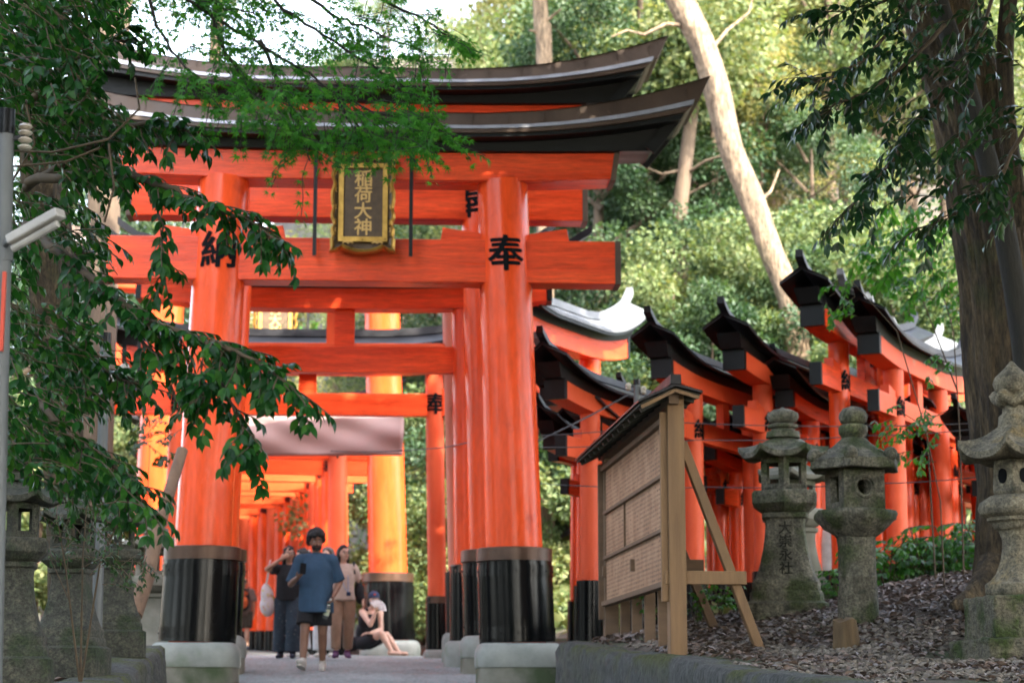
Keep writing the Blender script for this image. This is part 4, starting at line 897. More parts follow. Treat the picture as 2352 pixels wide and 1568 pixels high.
def person(label, loc, yaw, H=1.75, J=None, skin=SKM, headyaw=0, headtilt=0, voxel=.011, female=False, heavy=0, group=None, hands=True, fixed=False):
    s = 1.0 if fixed else H/1.75
    t = thing('person', label, 'person', loc, yaw, group); t.scale = (s,s,s)
    D = dict(hl=(-.095,0,.93), hr=(.095,0,.93), kl=(-.10,-.02,.50), kr=(.10,-.02,.50), al=(-.10,.02,.09), ar=(.10,.02,.09), tl=(-.11,-.15,.035), tr=(.11,-.15,.035),
             sl=(-.185,0,1.42), sr=(.185,0,1.42), el=(-.24,.03,1.13), er=(.24,.03,1.13), wl=(-.25,-.05,.88), wr=(.25,-.05,.88), pel=(0,.01,.95), wai=(0,0,1.10), che=(0,0,1.29), neck=(0,.01,1.47), head=(0,-.015,1.635),
             hdl=(0,-.1,-1), hdr=(0,-.1,-1), pnl=(1,0,0), pnr=(-1,0,0), cl=.45, cr=.45)
    if female: D['sl'] = (-.165,0,1.41); D['sr'] = (.165,0,1.41)
    D.update(J or {}); V = {k:(Vector(v) if not isinstance(v,(int,float)) else v) for k,v in D.items()}
    b = MB(); h = V['head']; hrz = Matrix.Rotation(headyaw,3,'Z') @ Matrix.Rotation(headtilt,3,'X'); q = lambda *a: h+hrz @ Vector(a)
    b.ell(q(0,.012,.018), (.074,.093,.105), hrz, 20, 14); b.ell(q(0,-.030,-.050), (.056,.058,.066), hrz, 16, 10); b.ell(q(0,-.062,-.092), (.027,.024,.022), hrz, 10, 8)
    b.ell(q(0,-.092,-.028), (.014,.018,.014), hrz, 10, 8); b.cap(q(0,-.083,.02), .009, q(0,-.095,-.022), .012, 8)
    for sx in (-1,1): b.ell(q(sx*.076,.01,-.012), (.012,.02,.031), hrz, 10, 8); b.ell(q(sx*.038,-.066,-.030), (.022,.02,.02), hrz, 10, 8); b.cap(q(sx*.012,-.082,.030), .010, q(sx*.05,-.066,.030), .009, 8)
    b.cap(V['neck']-Vector((0,0,.03)), .058 if not female else .05, q(0,.01,-.06), .052 if not female else .046, 14)
    hv = heavy
    up = (V['neck']-V['pel']).normalized(); rt = (V['sr']-V['sl']).normalized(); fw = up.cross(rt).normalized(); R3 = Matrix((rt,fw,up)).transposed()
    fe = .9 if female else 1
    b.ell(V['che'], (.165*fe+hv,.112+hv,.20), R3, 20, 14); b.ell(V['wai'], (.145*fe+hv,.105+hv,.19), R3, 20, 12); b.ell(V['pel'], (.165+hv,.122+hv,.135), R3, 20, 12)
    b.cap(V['sl'].lerp(V['sr'],.12), .054*fe, V['sr'].lerp(V['sl'],.12), .054*fe, 14); b.cap(V['neck'], .060*fe, V['che'], .10*fe)
    for e in 'lr':
        b.cap(V['s'+e], .056*fe, V['e'+e], .044*fe); b.cap(V['e'+e], .044*fe, V['e'+e].lerp(V['w'+e],.35), .043*fe); b.cap(V['e'+e].lerp(V['w'+e],.35), .043*fe, V['w'+e], .029*fe)
        hd = V['hd'+e] if V['hd'+e].length else (V['w'+e]-V['e'+e]); hand(b, V['w'+e], hd, V['pn'+e], V['c'+e], -1 if e == 'l' else 1)
        b.cap(V['h'+e], .092+hv*.5, V['k'+e], .060); b.cap(V['k'+e], .058, V['k'+e].lerp(V['a'+e],.32)+Vector((0,.018,0)), .058); b.cap(V['k'+e].lerp(V['a'+e],.32)+Vector((0,.018,0)), .058, V['a'+e], .037)
        ft = V['t'+e]-V['a'+e]; b.cap(V['a'+e]-Vector((0,0,.03))-Vector((ft.x,ft.y,0)).normalized()*.03, .042, V['t'+e], .033)
    body = remesh(b, 'body', voxel, skin, t, 3)
    for sx in (-1,1):
        MB().ell(q(sx*.034,-.079,.006), (.014,.008,.008), hrz, 10, 6).build('eye', EYEW, body, 60); MB().ell(q(sx*.034,-.085,.006), (.0075,.005,.0075), hrz, 8, 6).build('iris', EYEB, body, 60)
        MB().cap(q(sx*.016,-.092,.031), .005, q(sx*.052,-.074,.034), .004, 6).build('eyebrow', HAIR, body, 60)
    MB().cap(q(-.02,-.088,-.062), .0065, q(.02,-.088,-.062), .0065, 8).build('lips', LIP, body, 60)
    return t, V, q, hrz, R3, body
def shirt(t, V, R3, m, hem, sl=.8, bulk=.03, hemw=.19, hemd=.14, vox=.016, name='shirt', female=False, heavy=0, flare=1.0, sleeve_r=None, seedv=1):
    rn = random.Random(seedv); b = MB(); fe = .92 if female else 1; bx_ = lambda v: math.copysign(abs(v)**.78, v)
    pts = [V['pel']+(V['pel']-V['wai']).normalized()*max(0,V['pel'].z-hem), V['wai'], V['che'], V['che'].lerp(V['neck'],.55), V['neck']+Vector((0,.004,.004))]
    rx = [hemw+heavy, .168*fe+bulk+heavy, .172*fe+bulk*.9, .155*fe+bulk*.3, .072]; ry = [hemd+heavy, .126+bulk+heavy, .122+bulk*.9, .108+bulk*.5, .072]
    secs = []; seg = 28; N_ = 14
    for i in range(N_+1):
        u = i/N_*(len(pts)-1); k = min(int(u), len(pts)-2); f = u-k; c = pts[k].lerp(pts[k+1], f); a = rx[k]+(rx[k+1]-rx[k])*f; d = ry[k]+(ry[k+1]-ry[k])*f
        fold = (1-i/N_)**1.2*.022
        secs.append([c+R3 @ Vector((a*bx_(math.cos(2*PI*j/seg))*(1+fold*3*math.sin(5*2*PI*j/seg+i*.25+seedv)), d*bx_(math.sin(2*PI*j/seg))*(1+fold*1.5*math.sin(4*2*PI*j/seg+i*.3+seedv)), 0)) for j in range(seg)])
    b.sweep(secs)
    for e in 'lr':
        s_ = V['s'+e]; e_ = V['e'+e]; w_ = V['w'+e]; end = s_.lerp(e_, sl) if sl <= 1 else e_.lerp(w_, sl-1); sr = sleeve_r or (.058+bulk*.9)
        ctr = V['che'].lerp(V['neck'],.45); b.cap(s_.lerp(ctr,.35), .08*fe, s_, .062*fe+bulk*.5); b.cap(V['neck']-Vector((0,-.005,.035)), .066, s_.lerp(ctr,.12), .064*fe+bulk*.35)
        if sl > 1: b.cap(s_, .066*fe+bulk*.5, e_, sr); b.tube([e_-(end-e_).normalized()*.03, e_, end], [sr*.9,sr,sr*1.05], 16)
        else: b.tube([s_, s_.lerp(end,.5), end], [.066*fe+bulk*.5,sr,sr*1.08], 16)
    return remesh(b, name, vox, m, t, 2)
def trousers(t, V, R3, m, upto=1.0, bulk=.03, rknee=.085, rend=.085, vox=.016, name='trousers', heavy=0):
    b = MB(); b.ell(V['pel']+Vector((0,0,.0)), (.172+bulk*.6+heavy,.128+bulk*.6+heavy,.15), R3, 20, 12); b.ell(V['pel'].lerp(V['wai'],.45), (.155+bulk*.5+heavy,.115+bulk*.5+heavy,.12), R3, 20, 12)
    for e in 'lr':
        h,k,a = V['h'+e],V['k'+e],V['a'+e]
        if upto <= .5: 
            end = h.lerp(k, upto*2); b.tube([h+Vector((0,0,.06)), h, h.lerp(end,.6), end], [.10+heavy*.5,.108+bulk+heavy*.5,.105+bulk+heavy*.3,rend], 18)
        else:
            end = k.lerp(a, (upto-.5)*2); b.tube([h+Vector((0,0,.06)), h, h.lerp(k,.5), k, k.lerp(end,.5), end], [.10,.104+bulk*.8,.092+bulk*.7,rknee,(rknee+rend)/2,rend], 18)
    return remesh(b, name, vox, m, t, 2)
def shoes(t, V, m, sole=SHOEW):
    for e in 'lr':
        a,to = V['a'+e],V['t'+e]; d = Vector((to.x-a.x,to.y-a.y,to.z-a.z+.045)); d.normalize(); up = Vector((0,0,1)); up = (up-d*up.dot(d)).normalized()
        mb = MB(); mb.cap(a-up*.035-d*.035, .05, a-up*.045+d*.10, .046); mb.cap(a-up*.045+d*.10, .046, to+d*.03+up*.002, .034); mb.cap(a-up*.02-d*.01, .05, a+up*.01, .05)
        sh = remesh(mb, 'shoe', .012, m, t, 1)
        x = d.cross(up).normalized(); secs = []
        for hgt in (-.095,-.070):
            secs.append([a+up*hgt+d*(.055+.145*math.cos(u))+x*(.046*math.sin(u)*(1+.12*math.cos(u))) for u in np.linspace(0,2*PI,19)[:-1]])
        MB().sweep(secs).build('sole', sole, sh, 50)
def hair_lumps(t, q, hrz, m, n=60, r=.03, length=0, back=True, seedv=1, lift=.0, front=.0, name='hair', wide=1.0):
    """mass of locks over crown, sides and back; the face stays free"""
    rn = random.Random(seedv); b = MB(); b.ell(q(0,.032,.034), (.082,.092,.096), hrz, 18, 12); k = 0
    while k < n:
        v = Vector((rn.gauss(0,1),rn.gauss(0,1),rn.gauss(0,1))).normalized()
        x,y,z = wide*.080*v.x, wide*.094*v.y+.022, wide*.104*v.z+.022+lift
        if v.z < -.45 or (y < .0 and z < .074) or (y < .035 and z < -.01 and not length): continue
        b.ell(q(x,y,z), r*rn.uniform(.6,1.1), None, 8, 6); k += 1
    if length:
        for sx in (-1,1):
            b.cap(q(sx*.070,.02,.03), .030, q(sx*.082,.035,-length), .030)
        for x in (-.05,0,.05): b.cap(q(x,.085,.03), .04, q(x,.09,-length*1.1), .038)
    return remesh(b, name, .010, m, t, 1)
def ground_at(px, py, Y): p = at(px,py,Y); return (p.x, Y, float(path_z(Y))+.012)

# 1 man walking towards us with a phone and a bottle
loc = ground_at(722,1545,26.4)
J = dict(hl=(-.10,-.02,.92), hr=(.10,.0,.92), kl=(-.115,-.15,.50), kr=(.095,.00,.49), al=(-.13,-.20,.125), ar=(.085,.16,.115), tl=(-.16,-.36,.115), tr=(.10,-.005,.035),
         sl=(-.20,.0,1.41), sr=(.20,.0,1.41), neck=(0,.01,1.485), el=(-.315,-.02,1.10), er=(.30,.06,1.13), wl=(-.205,-.27,1.17), wr=(.245,-.12,.955), hdl=(.55,-.45,.42), hdr=(-.25,-.3,-.9), pnl=(.2,-.2,1), pnr=(-.9,-.1,.2), cl=.6, cr=.75, head=(.0,-.03,1.635))
t,V,q,hz_,R3,body = person('man in loose blue shirt and black shorts walking forward with a phone', loc, 0, 1.76, J, SKB, .28, .05, .010, heavy=.015)
shirt(t, V, R3, C_BLUE, .735, .96, .034, .215, .250, .013, heavy=.008, sleeve_r=.076)
MB().tube([V['neck']+Vector((.062*math.cos(u),.055*math.sin(u)-.008,-.012-.018*math.sin(-u)*-1)) for u in np.linspace(0,2*PI,25)], .012, 8).build('collar', C_BLUE, t, 60)
trousers(t, V, R3, C_BLACK, .40, .010, .1, .120, .014, 'shorts', .0); shoes(t, V, SHOEW)
hair_lumps(t, q, hz_, HAIR, 150, .036, 0, seedv=3, lift=.014, wide=1.22)
b = MB(); rn = random.Random(1)
for i in range(70):
    u = rn.uniform(-1.35,1.35); v = rn.uniform(0,1); b.ell(q(.060*math.sin(u)*(1-.12*v), -.030-.058*math.cos(u)*(1-.1*v)+.01, -.055-.060*v*(.5+.5*math.cos(u))), .011, None, 6, 4)
b.cap(q(-.030,-.094,-.052), .007, q(.030,-.094,-.052), .007, 6); b.build('beard', HAIR, t, 60)
# the phone and the bottle he carries
s_ = 1.76/1.75; W0 = Matrix.Translation(Vector(loc)) @ Matrix.Scale(s_,4)
ph = W0 @ (V['wl']+Vector((.075,-.085,.105))); mb = MB().box((0,0,0), (.076,.010,.155)); o = mb.build('phone', M['ink'], None, bevel=.006); o.location = ph; o.rotation_euler = (R(-22),R(6),R(10)); tag(o, "dark phone held up in the walking man's hand", 'phone')
MB().box((0,.0062,0), (.068,.002,.143)).build('screen', M['black'], o)
BOT = mat('clear bottle plastic', [V3(.8,.85,.8),V3(.9,.92,.88)], .08, 4, trans=.85, rvar=0); LAB = mat('pale bottle label', [V3(.62,.66,.52),V3(.5,.58,.36)], .5, 14)
bt = W0 @ (V['wr']+Vector((-.045,-.035,-.085))); o = MB().lathe([(.012,.03),(.016,.02),(.016,-.01),(.032,-.06),(.034,-.09),(.034,-.21),(.030,-.225),(.0,-.227)], 18).build('water_bottle', BOT, None, 50); o.location = bt; o.rotation_euler = (R(8),R(18),0); tag(o, "clear plastic bottle hanging from the walking man's hand", 'bottle')
MB().lathe([(.0345,-.10),(.0350,-.105),(.0350,-.175),(.0345,-.18)], 18).build('label', LAB, o, 50); MB().lathe([(.0,.045),(.016,.044),(.017,.02)], 12).build('cap', M['whitesign'], o, 50)

# 2 woman in black with raised arm
loc = ground_at(660,1517,30.1)
J = dict(el=(-.34,-.10,1.40), wl=(-.115,-.17,1.545), hdl=(.75,-.1,.55), pnl=(.1,.9,-.1), cl=.5, al=(-.12,.08,.10), tl=(-.14,-.09,.035), kl=(-.12,.02,.49), ar=(.09,-.08,.09), tr=(.10,-.25,.035), kr=(.10,-.10,.50), wr=(.23,-.10,.88))
t,V,q,hz_,R3,body = person('woman in black top and patterned navy trousers shading her face with a raised arm', loc, 0, 1.62, J, SKM, .25, 0, .012, True)
shirt(t, V, R3, C_BLACK, .90, .62, .035, .205, .175, .016, female=True, seedv=2); trousers(t, V, R3, C_PATT, .97, .04, .115, .125, .016); shoes(t, V, SHOEK)
hair_lumps(t, q, hz_, HAIR, 50, .028, .17, seedv=5)
mb = MB()
for sx in (-1,1): mb.tube([q(sx*.034+.026*math.cos(u), -.098, .005+.022*math.sin(u)) for u in np.linspace(0,2*PI,15)], .003, 5)
mb.build('glasses', GLASS, t)
p = Vector(loc)+Vector((-.30,-.02,.86)); b = MB(); b.ell((0,0,0), (.10,.085,.24)); b.ell((-.03,0,-.10), (.105,.09,.15)); o = remesh(b, 'tote_bag', .014, C_TOTE, None, 2); o.location = p; o.rotation_euler = (0,R(-10),0); tag(o, 'white floral tote bag hanging at the side of the woman in black', 'bag')
for dy in (-.04,.04): MB().tube([(0,dy,.20),(.05,dy,.32),(.10,dy*.6,.50),(.13,0,.56)], .008, 6).build('strap', C_TOTE, o)

# 3 woman in cream with tan trousers
loc = ground_at(785,1517,30.3)
J = dict(er=(.25,.04,1.14), wr=(.315,-.02,.90), hdr=(.1,-.1,-1), el=(-.22,.05,1.14), wl=(-.20,-.08,.92), al=(-.10,-.10,.09), tl=(-.13,-.27,.035), kl=(-.10,-.12,.50), ar=(.09,.12,.11), tr=(.11,-.05,.035), kr=(.10,.02,.49), head=(.01,-.02,1.635))
t,V,q,hz_,R3,body = person('woman in cream top and tan trousers with glasses, looking aside', loc, .12, 1.64, J, SKL, .45, -.08, .012, True)
shirt(t, V, R3, C_CREAM, .90, .72, .03, .20, .175, .016, female=True, seedv=4); trousers(t, V, R3, C_TAN, .93, .02, .09, .075, .016); shoes(t, V, SHOEP)
hair_lumps(t, q, hz_, HAIR, 50, .026, .12, seedv=8)
mb = MB()
for sx in (-1,1): mb.tube([q(sx*.034+.026*math.cos(u), -.098, .005+.022*math.sin(u)) for u in np.linspace(0,2*PI,15)], .003, 5)
mb.build('glasses', GLASS, t)
mb = MB(); mb.tube([V['neck']+Vector((-.05,-.05,.0)), Vector((-.05,-.155,1.30)), Vector((.02,-.175,1.10)), Vector((.075,-.18,1.03))], .006, 6); mb.tube([V['neck']+Vector((.06,-.05,.0)), Vector((.075,-.16,1.25)), Vector((.08,-.18,1.03))], .006, 6); ly = mb.build('lanyard', cloth('pale blue strap', V3(.3,.38,.55)), t)
MB().box((.085,-.185,1.0), (.07,.025,.06)).build('pouch', C_NAVY, t, bevel=.01)
p = Vector(loc)+Vector((.235,.06,.0)); b = MB(); b.ell((0,.02,.98), (.075,.12,.15)); b.ell((.02,.02,.90), (.07,.12,.10)); o = remesh(b, 'shoulder_bag', .014, C_BLACK, None, 2); o.location = p; tag(o, 'black shoulder bag at the side of the woman in cream', 'bag')
MB().tube([(-.03,-.02,1.08),(-.06,-.10,1.25),(-.075,-.085,1.36),(-.085,.0,1.41),(-.06,.08,1.33),(.0,.06,1.10)], .016, 8).build('strap', C_BLACK, o)

# 4, 5 two women mostly hidden behind the man
loc = ground_at(690,1513,31.9)
t,V,q,hz_,R3,body = person('woman with dark tied hair turned sideways, mostly hidden behind the man', loc, -1.1, 1.66, dict(), SKL, -.3, 0, .013, True)
shirt(t, V, R3, C_GREYP, .92, .7, .03, female=True); trousers(t, V, R3, C_WHITE, .95, .045, .11, .12); shoes(t, V, SHOEW); hair_lumps(t, q, hz_, HAIR, 60, .03, .0, seedv=9)
b = MB(); b.ell(q(0,.135,.02), (.055,.05,.065)); b.ell(q(.02,.14,-.04), (.045,.04,.06)); remesh(b, 'hair_bun', .013, HAIR, t, 1)
MB().bar(q(-.03,.10,.09), q(.03,.13,.10), .03, .02).build('hair_clip', M['whitesign'], t)
loc = ground_at(748,1513,31.5)
t,V,q,hz_,R3,body = person('woman with greying hair and white trousers, face just showing behind the man', loc, -.2, 1.66, dict(), SKL, -.35, 0, .013, True)
shirt(t, V, R3, C_WHITE, .92, .7, .03, female=True, seedv=6); trousers(t, V, R3, C_WHITE, .95, .045, .11, .12); shoes(t, V, SHOEW); hair_lumps(t, q, hz_, HAIRG, 60, .03, .06, seedv=12)

# 6 man with a backpack going away
loc = ground_at(556,1505,47.0)
J = dict(wr=(.30,.02,.90), er=(.26,.02,1.15), kl=(-.1,.05,.5), al=(-.1,.14,.12), tl=(-.1,-.02,.04))
t,V,q,hz_,R3,body = person('bald man walking away down the tunnel in a grey shirt with a backpack', loc, PI+.15, 1.70, J, SKL, 0, .2, .014)
shirt(t, V, R3, C_GREYP, .86, .8, .04); trousers(t, V, R3, C_OLIVE, .42, .03, .1, .12, name='shorts'); shoes(t, V, SHOEK)
b = MB(); b.ell(q(0,.03,.012), (.080,.088,.07), hz_); remesh(b, 'hair', .014, HAIRG, t, 1)
o = thing('backpack', 'orange and black backpack on the bald man walking away', 'backpack', Vector(loc)+Vector((0,0,0)), PI+.15)
b = MB(); b.ell((0,.20,1.20), (.15,.10,.26)); b.ell((0,.22,1.08), (.14,.10,.16)); remesh(b, 'main_bag', .016, C_PACKK, o, 2); b = MB(); b.ell((0,.275,1.12), (.11,.055,.15)); b.ell((0,.255,1.32), (.10,.05,.07)); remesh(b, 'front_pocket', .016, C_PACKO, o, 2)
for sx in (-1,1): MB().tube([(sx*.09,.12,1.40),(sx*.12,.0,1.475),(sx*.11,-.13,1.36),(sx*.12,-.12,1.15),(sx*.13,.1,1.05)], .018, 8).build('strap', C_PACKK, o)

# 7 seated woman with a fan
loc = ground_at(850,1509,33.4); 
J = dict(pel=(-.10,.06,.26), wai=(-.085,.02,.42), che=(-.04,-.04,.60), neck=(.02,-.08,.76), head=(.06,-.13,.91), hl=(-.13,-.02,.22), hr=(-.02,.0,.22), kl=(.20,-.30,.36), kr=(.27,-.12,.34), al=(.36,-.34,.09), ar=(.46,-.20,.09), tl=(.50,-.42,.04), tr=(.60,-.26,.04),
         sl=(-.13,-.15,.71), sr=(.16,-.02,.71), el=(.02,-.33,.50), er=(.18,-.12,.43), wl=(.12,-.34,.73), wr=(.02,-.25,.37), hdl=(.1,.05,1), hdr=(-1,-.3,0), pnl=(.2,1,0), pnr=(0,0,-1), cl=.8)
t,V,q,hz_,R3,body = person('seated woman in a black dress and navy cap resting on the pillar base', loc, 0, 1.75, J, SKL, .2, .1, .012, True, fixed=True)
b = MB(); b.ell(V['che'], (.168,.125,.17), R3); b.ell(V['wai'], (.158,.125,.18), R3); b.ell(V['pel'], (.185,.155,.155), R3); b.cap(V['hl'], .112, V['hl'].lerp(V['kl'],.55), .105); b.cap(V['hr'], .112, V['hr'].lerp(V['kr'],.55), .10)
for e in 'lr': b.cap(V['che'].lerp(V['s'+e],.5), .075, V['s'+e].lerp(V['neck'],.45), .052)
remesh(b, 'dress', .013, C_DRESS, t, 2); hair_lumps(t, q, hz_, HAIR, 30, .024, .08, seedv=20)
b = MB(); b.ell(q(0,.01,.06), (.09,.108,.075), hz_); cp = remesh(b, 'cap', .012, C_NAVY, t, 1); b = MB(); b.ell(q(0,-.12,.05), (.07,.075,.010), hz_); b.build('cap_brim', C_NAVY, cp, 60); MB().box(q(0,-.098,.09), (.03,.012,.025)).build('cap_badge', M['redsign'], cp)
o = thing('paper_fan', 'white patterned paper fan held before the face of the seated woman', 'fan', Vector(loc)+V['wl']+Vector((.0,-.07,.0)), .3); o.scale = (.78,.78,.78)
mb = MB(); secs = []
for i in range(25):
    u = -1.2+2.4*i/24+.45; ff = .006*(1 if i % 2 else -1); secs.append([(rr_*math.sin(u), ff*rr_/.2, rr_*math.cos(u)) for rr_ in (.06,.12,.21)])
mb.sweep(secs, closed=False); FAN = mat('patterned fan paper', [V3(.62,.60,.60),V3(.74,.72,.72)], .8, 6, spots=(V3(.12,.12,.14),22,.58), rvar=0); lf = mb.build('fan_leaf', FAN, o); sd = lf.modifiers.new('t','SOLIDIFY'); sd.thickness = .003
mb = MB()
for i in range(7): u = -1.2+2.4*i/6+.45; mb.bar((0,-.006,-.03), (.10*math.sin(u),-.006,.10*math.cos(u)), .008, .003, (0,1,0))
mb.build('fan_rib', M['post'], o)
p = Vector(loc)+Vector((-.30,.0,.10)); b = MB(); b.ell((0,0,0), (.13,.08,.10)); b.ell((.03,0,.05), (.10,.07,.09)); o = remesh(b, 'shoulder_bag', .015, C_BLACK, None, 2); o.location = p+Vector((0,0,.08)); tag(o, 'black bag set down beside the seated woman', 'bag')

# 8 person on the right between the lanterns
p = at(1890,1205,26.6); loc = (p.x, 26.6, gz(p.x,26.6))
Hh = max(1.5, min(1.8, p.z-loc[2]))
t,V,q,hz_,R3,body = person('person in white shirt with short black hair, back turned, between two lanterns', loc, PI-.5, Hh, dict(wl=(-.2,-.1,.95)), SKM, 0, .25, .014)
shirt(t, V, R3, C_WHITE, .86, .75, .04, seedv=7); trousers(t, V, R3, C_JEAN, .95, .03, .09, .09); shoes(t, V, SHOEK); hair_lumps(t, q, hz_, HAIR, 80, .03, .05, seedv=30)
# ------------------------------------------------------------------ near foliage
def poly_mass(LV, mb, poly, n, y0, y1, L, k, ls, dirx=1.0, droop=.4, dz=-.15):
    for px,py in sample_poly(poly, n):
        Y = random.uniform(y0,y1); p = at(px,py,Y)
        d = Vector((dirx*random.uniform(.35,1)+random.gauss(0,.25), random.gauss(0,.6), dz+random.gauss(0,.3)))
        twig(LV, mb, p-d.normalized()*L*.5, d, L*random.uniform(.7,1.2), k, ls, droop)
def A(*pts): return [at(*p) for p in pts]
def trunk_mesh(pts, rad, seg=20, wob=.06, seed=1, ridge=0):
    rr = random.Random(seed); P_ = [Vector(p) for p in pts]; fine = []; rf = []
    n = len(P_)
    for i in range(n-1):
        p0,p1,p2,p3 = P_[max(i-1,0)],P_[i],P_[i+1],P_[min(i+2,n-1)]
        for u in np.linspace(0,1,9)[:-1]:
            u = float(u); fine.append(.5*((2*p1)+(p2-p0)*u+(2*p0-5*p1+4*p2-p3)*u*u+(3*p1-p0-3*p2+p3)*u**3)); rf.append(rad[i]+(rad[i+1]-rad[i])*u)
    fine.append(P_[-1]); rf.append(rad[-1]); secs = []; ph = [rr.uniform(0,6) for _ in range(4)]
    for i,(c,r_) in enumerate(zip(fine,rf)):
        d = (fine[min(i+1,len(fine)-1)]-fine[max(i-1,0)]).normalized(); u_ = Vector((1,0,0)); u_ = (u_-d*u_.dot(d)).normalized(); w_ = d.cross(u_)
        secs.append([c+(u_*math.cos(a)+w_*math.sin(a))*r_*(1+wob*math.sin(3*a+ph[0]+i*.10)+wob*.6*math.sin(5*a+ph[1]-i*.16)+wob*.4*math.sin(9*a+ph[2]+i*.23)+ridge*abs(math.sin(8*a+ph[3]+.6*math.sin(i*.31+2*a)+i*.05))-ridge*.8*abs(math.sin(13*a-i*.11+math.sin(i*.9+5*a)))) for a in [2*PI*k/seg for k in range(seg)]])
    return MB().sweep(secs)
# --- evergreen tree that fills the left side
t = thing('evergreen_tree', 'dark glossy leaved evergreen tree filling the left edge, boughs reaching over the front gate', 'tree', (at(165,1300,17.0).x,17.0,gz(at(165,1300,17.0).x,17.0)))
def world_child(o, t): o.parent = t; o.matrix_parent_inverse = t.matrix_basis.inverted() if False else Matrix.Translation(-Vector(t.location)); return o
tr = trunk_mesh([at(165,1470,17.0),at(150,1150,17.0),at(120,800,16.9),at(92,450,16.5),at(80,100,15.8),at(110,-400,14.2),at(140,-900,13)], [.19,.16,.15,.145,.13,.11,.07], 20, .07, 3).build('trunk', M['bark'], smooth=70); world_child(tr, t)
LV = Leaves(); SB = MB()
LS = .075
bough(LV, SB, A((60,430,11.5),(170,360,11.0),(300,290,10.6),(370,280,10.3),(425,300,10.2)), .028, .006, 30, .24, 7, LS, .7)
bough(LV, SB, A((70,420,11.3),(170,400,10.8),(290,400,10.5),(400,440,10.2),(500,480,10.0),(560,500,9.9),(628,548,9.8)), .030, .005, 56, .23, 7, LS, .6)
bough(LV, SB, A((340,430,10.3),(372,520,10.2),(380,600,10.1),(378,640,10.1)), .008, .003, 9, .22, 7, LS, .6)
bough(LV, SB, A((60,520,11.2),(160,600,10.7),(262,685,10.3),(330,735,10.1),(420,765,10.0),(510,795,9.8),(590,835,9.7),(660,885,9.6)), .032, .005, 84, .25, 7, LS, .75)
bough(LV, SB, A((520,800,9.8),(500,870,9.8),(470,910,9.8)), .008, .003, 10, .22, 7, LS, .7)
bough(LV, SB, A((490,850,9.8),(535,930,9.75),(560,1000,9.7),(575,1030,9.7)), .008, .003, 10, .22, 7, LS, .55)
bough(LV, SB, A((280,700,10.4),(330,790,10.2),(400,850,10.1),(455,880,10.0)), .014, .004, 24, .24, 7, LS, .8)
bough(LV, SB, A((70,900,11.2),(150,1000,10.8),(230,1045,10.5),(290,1090,10.4),(330,1150,10.3)), .022, .004, 36, .24, 7, LS, .7)
bough(LV, SB, A((80,760,11.2),(170,800,10.8),(240,850,10.6),(300,880,10.5)), .022, .005, 34, .25, 7, LS, .85)
bough(LV, SB, A((60,250,11.4),(140,150,11.0),(230,110,10.7),(290,95,10.6)), .026, .005, 30, .25, 7, LS, .8)
massA = [(-40,-40),(255,-40),(262,40),(240,70),(225,120),(190,190),(270,255),(330,290),(270,330),(270,390),(220,430),(160,420),(120,350),(60,330),(-40,300)]
massB = [(-40,330),(100,440),(200,470),(260,540),(250,640),(180,620),(130,560),(70,560),(60,680),(160,690),(240,740),(240,860),(170,960),(-40,1000)]
massC = [(-40,960),(170,980),(240,1040),(290,1110),(300,1150),(220,1150),(120,1110),(-40,1040)]
poly_mass(LV, SB, massA, 560, 9.8, 13.6, .26, 7, LS); poly_mass(LV, SB, massB, 270, 10.2, 14, .26, 7, LS); poly_mass(LV, SB, massC, 80, 9.8, 12, .25, 7, LS)
cr_ = link('crown', LV.mesh('crown', LEAFW), M['camphor']); world_child(cr_, t); bl = SB.build('branches', M['twig'], smooth=70); world_child(bl, cr_)
# bare drooping vines in front of the crown
mb = MB()
for pts in ([(0,345,10),(120,350,9.9),(250,320,9.8),(320,250,9.8),(310,180,9.9)],[(0,385,10),(150,372,9.9),(230,340,9.9)],[(250,330,9.8),(262,430,9.8),(240,510,9.9)],[(20,430,10.1),(80,330,10),(60,240,10)]):
    mb.tube([at(*p) for p in pts], .006, 6)
vo = mb.build('bare_vines', M['twig'], smooth=60); world_child(vo, tr)

# --- maple whose sprays hang in front of the roofs (stands left of the path, out of frame above)
mx_,my_ = -3.6, 8.0
t = thing('maple_tree', 'fresh green maple whose star leaved sprays hang before the copper roofs', 'tree', (mx_,my_,gz(mx_,my_)))
w0 = Vector(t.location)
lim = MB(); lim.tube([w0-Vector((0,0,.3)), w0+Vector((.1,.1,2)), w0+Vector((.25,.3,4.2)), w0+Vector((.6,.6,5.2))], [.13,.11,.09,.06], 12)
mtr = lim.build('trunk', M['barkdark'], smooth=60); world_child(mtr, t)
LV = Leaves(); SB = MB()
mb_pts = [A((320,-60,9.4),(480,30,9.7),(640,130,9.9),(760,200,10.0),(870,270,10.1),(975,345,10.2)),
 A((560,-60,9.6),(680,40,9.9),(790,110,10.1),(900,180,10.2),(1000,245,10.3)),
 A((600,90,9.9),(640,190,9.9),(690,290,9.9),(712,370,9.8)), A((480,30,9.7),(520,130,9.8),(570,200,9.8),(660,300,9.8)),
 A((760,-60,9.9),(880,0,10.1),(980,50,10.3),(1060,105,10.4)), A((660,-40,9.9),(760,30,10.0),(850,70,10.2),(980,120,10.3)), A((330,-30,9.5),(360,60,9.6),(420,150,9.6),(470,230,9.6)), A((760,200,10),(800,270,10),(850,310,10)), A((870,260,10.1),(960,270,10.2),(1020,310,10.2)),A((380,-40,9.6),(500,10,9.8),(600,40,9.9))]
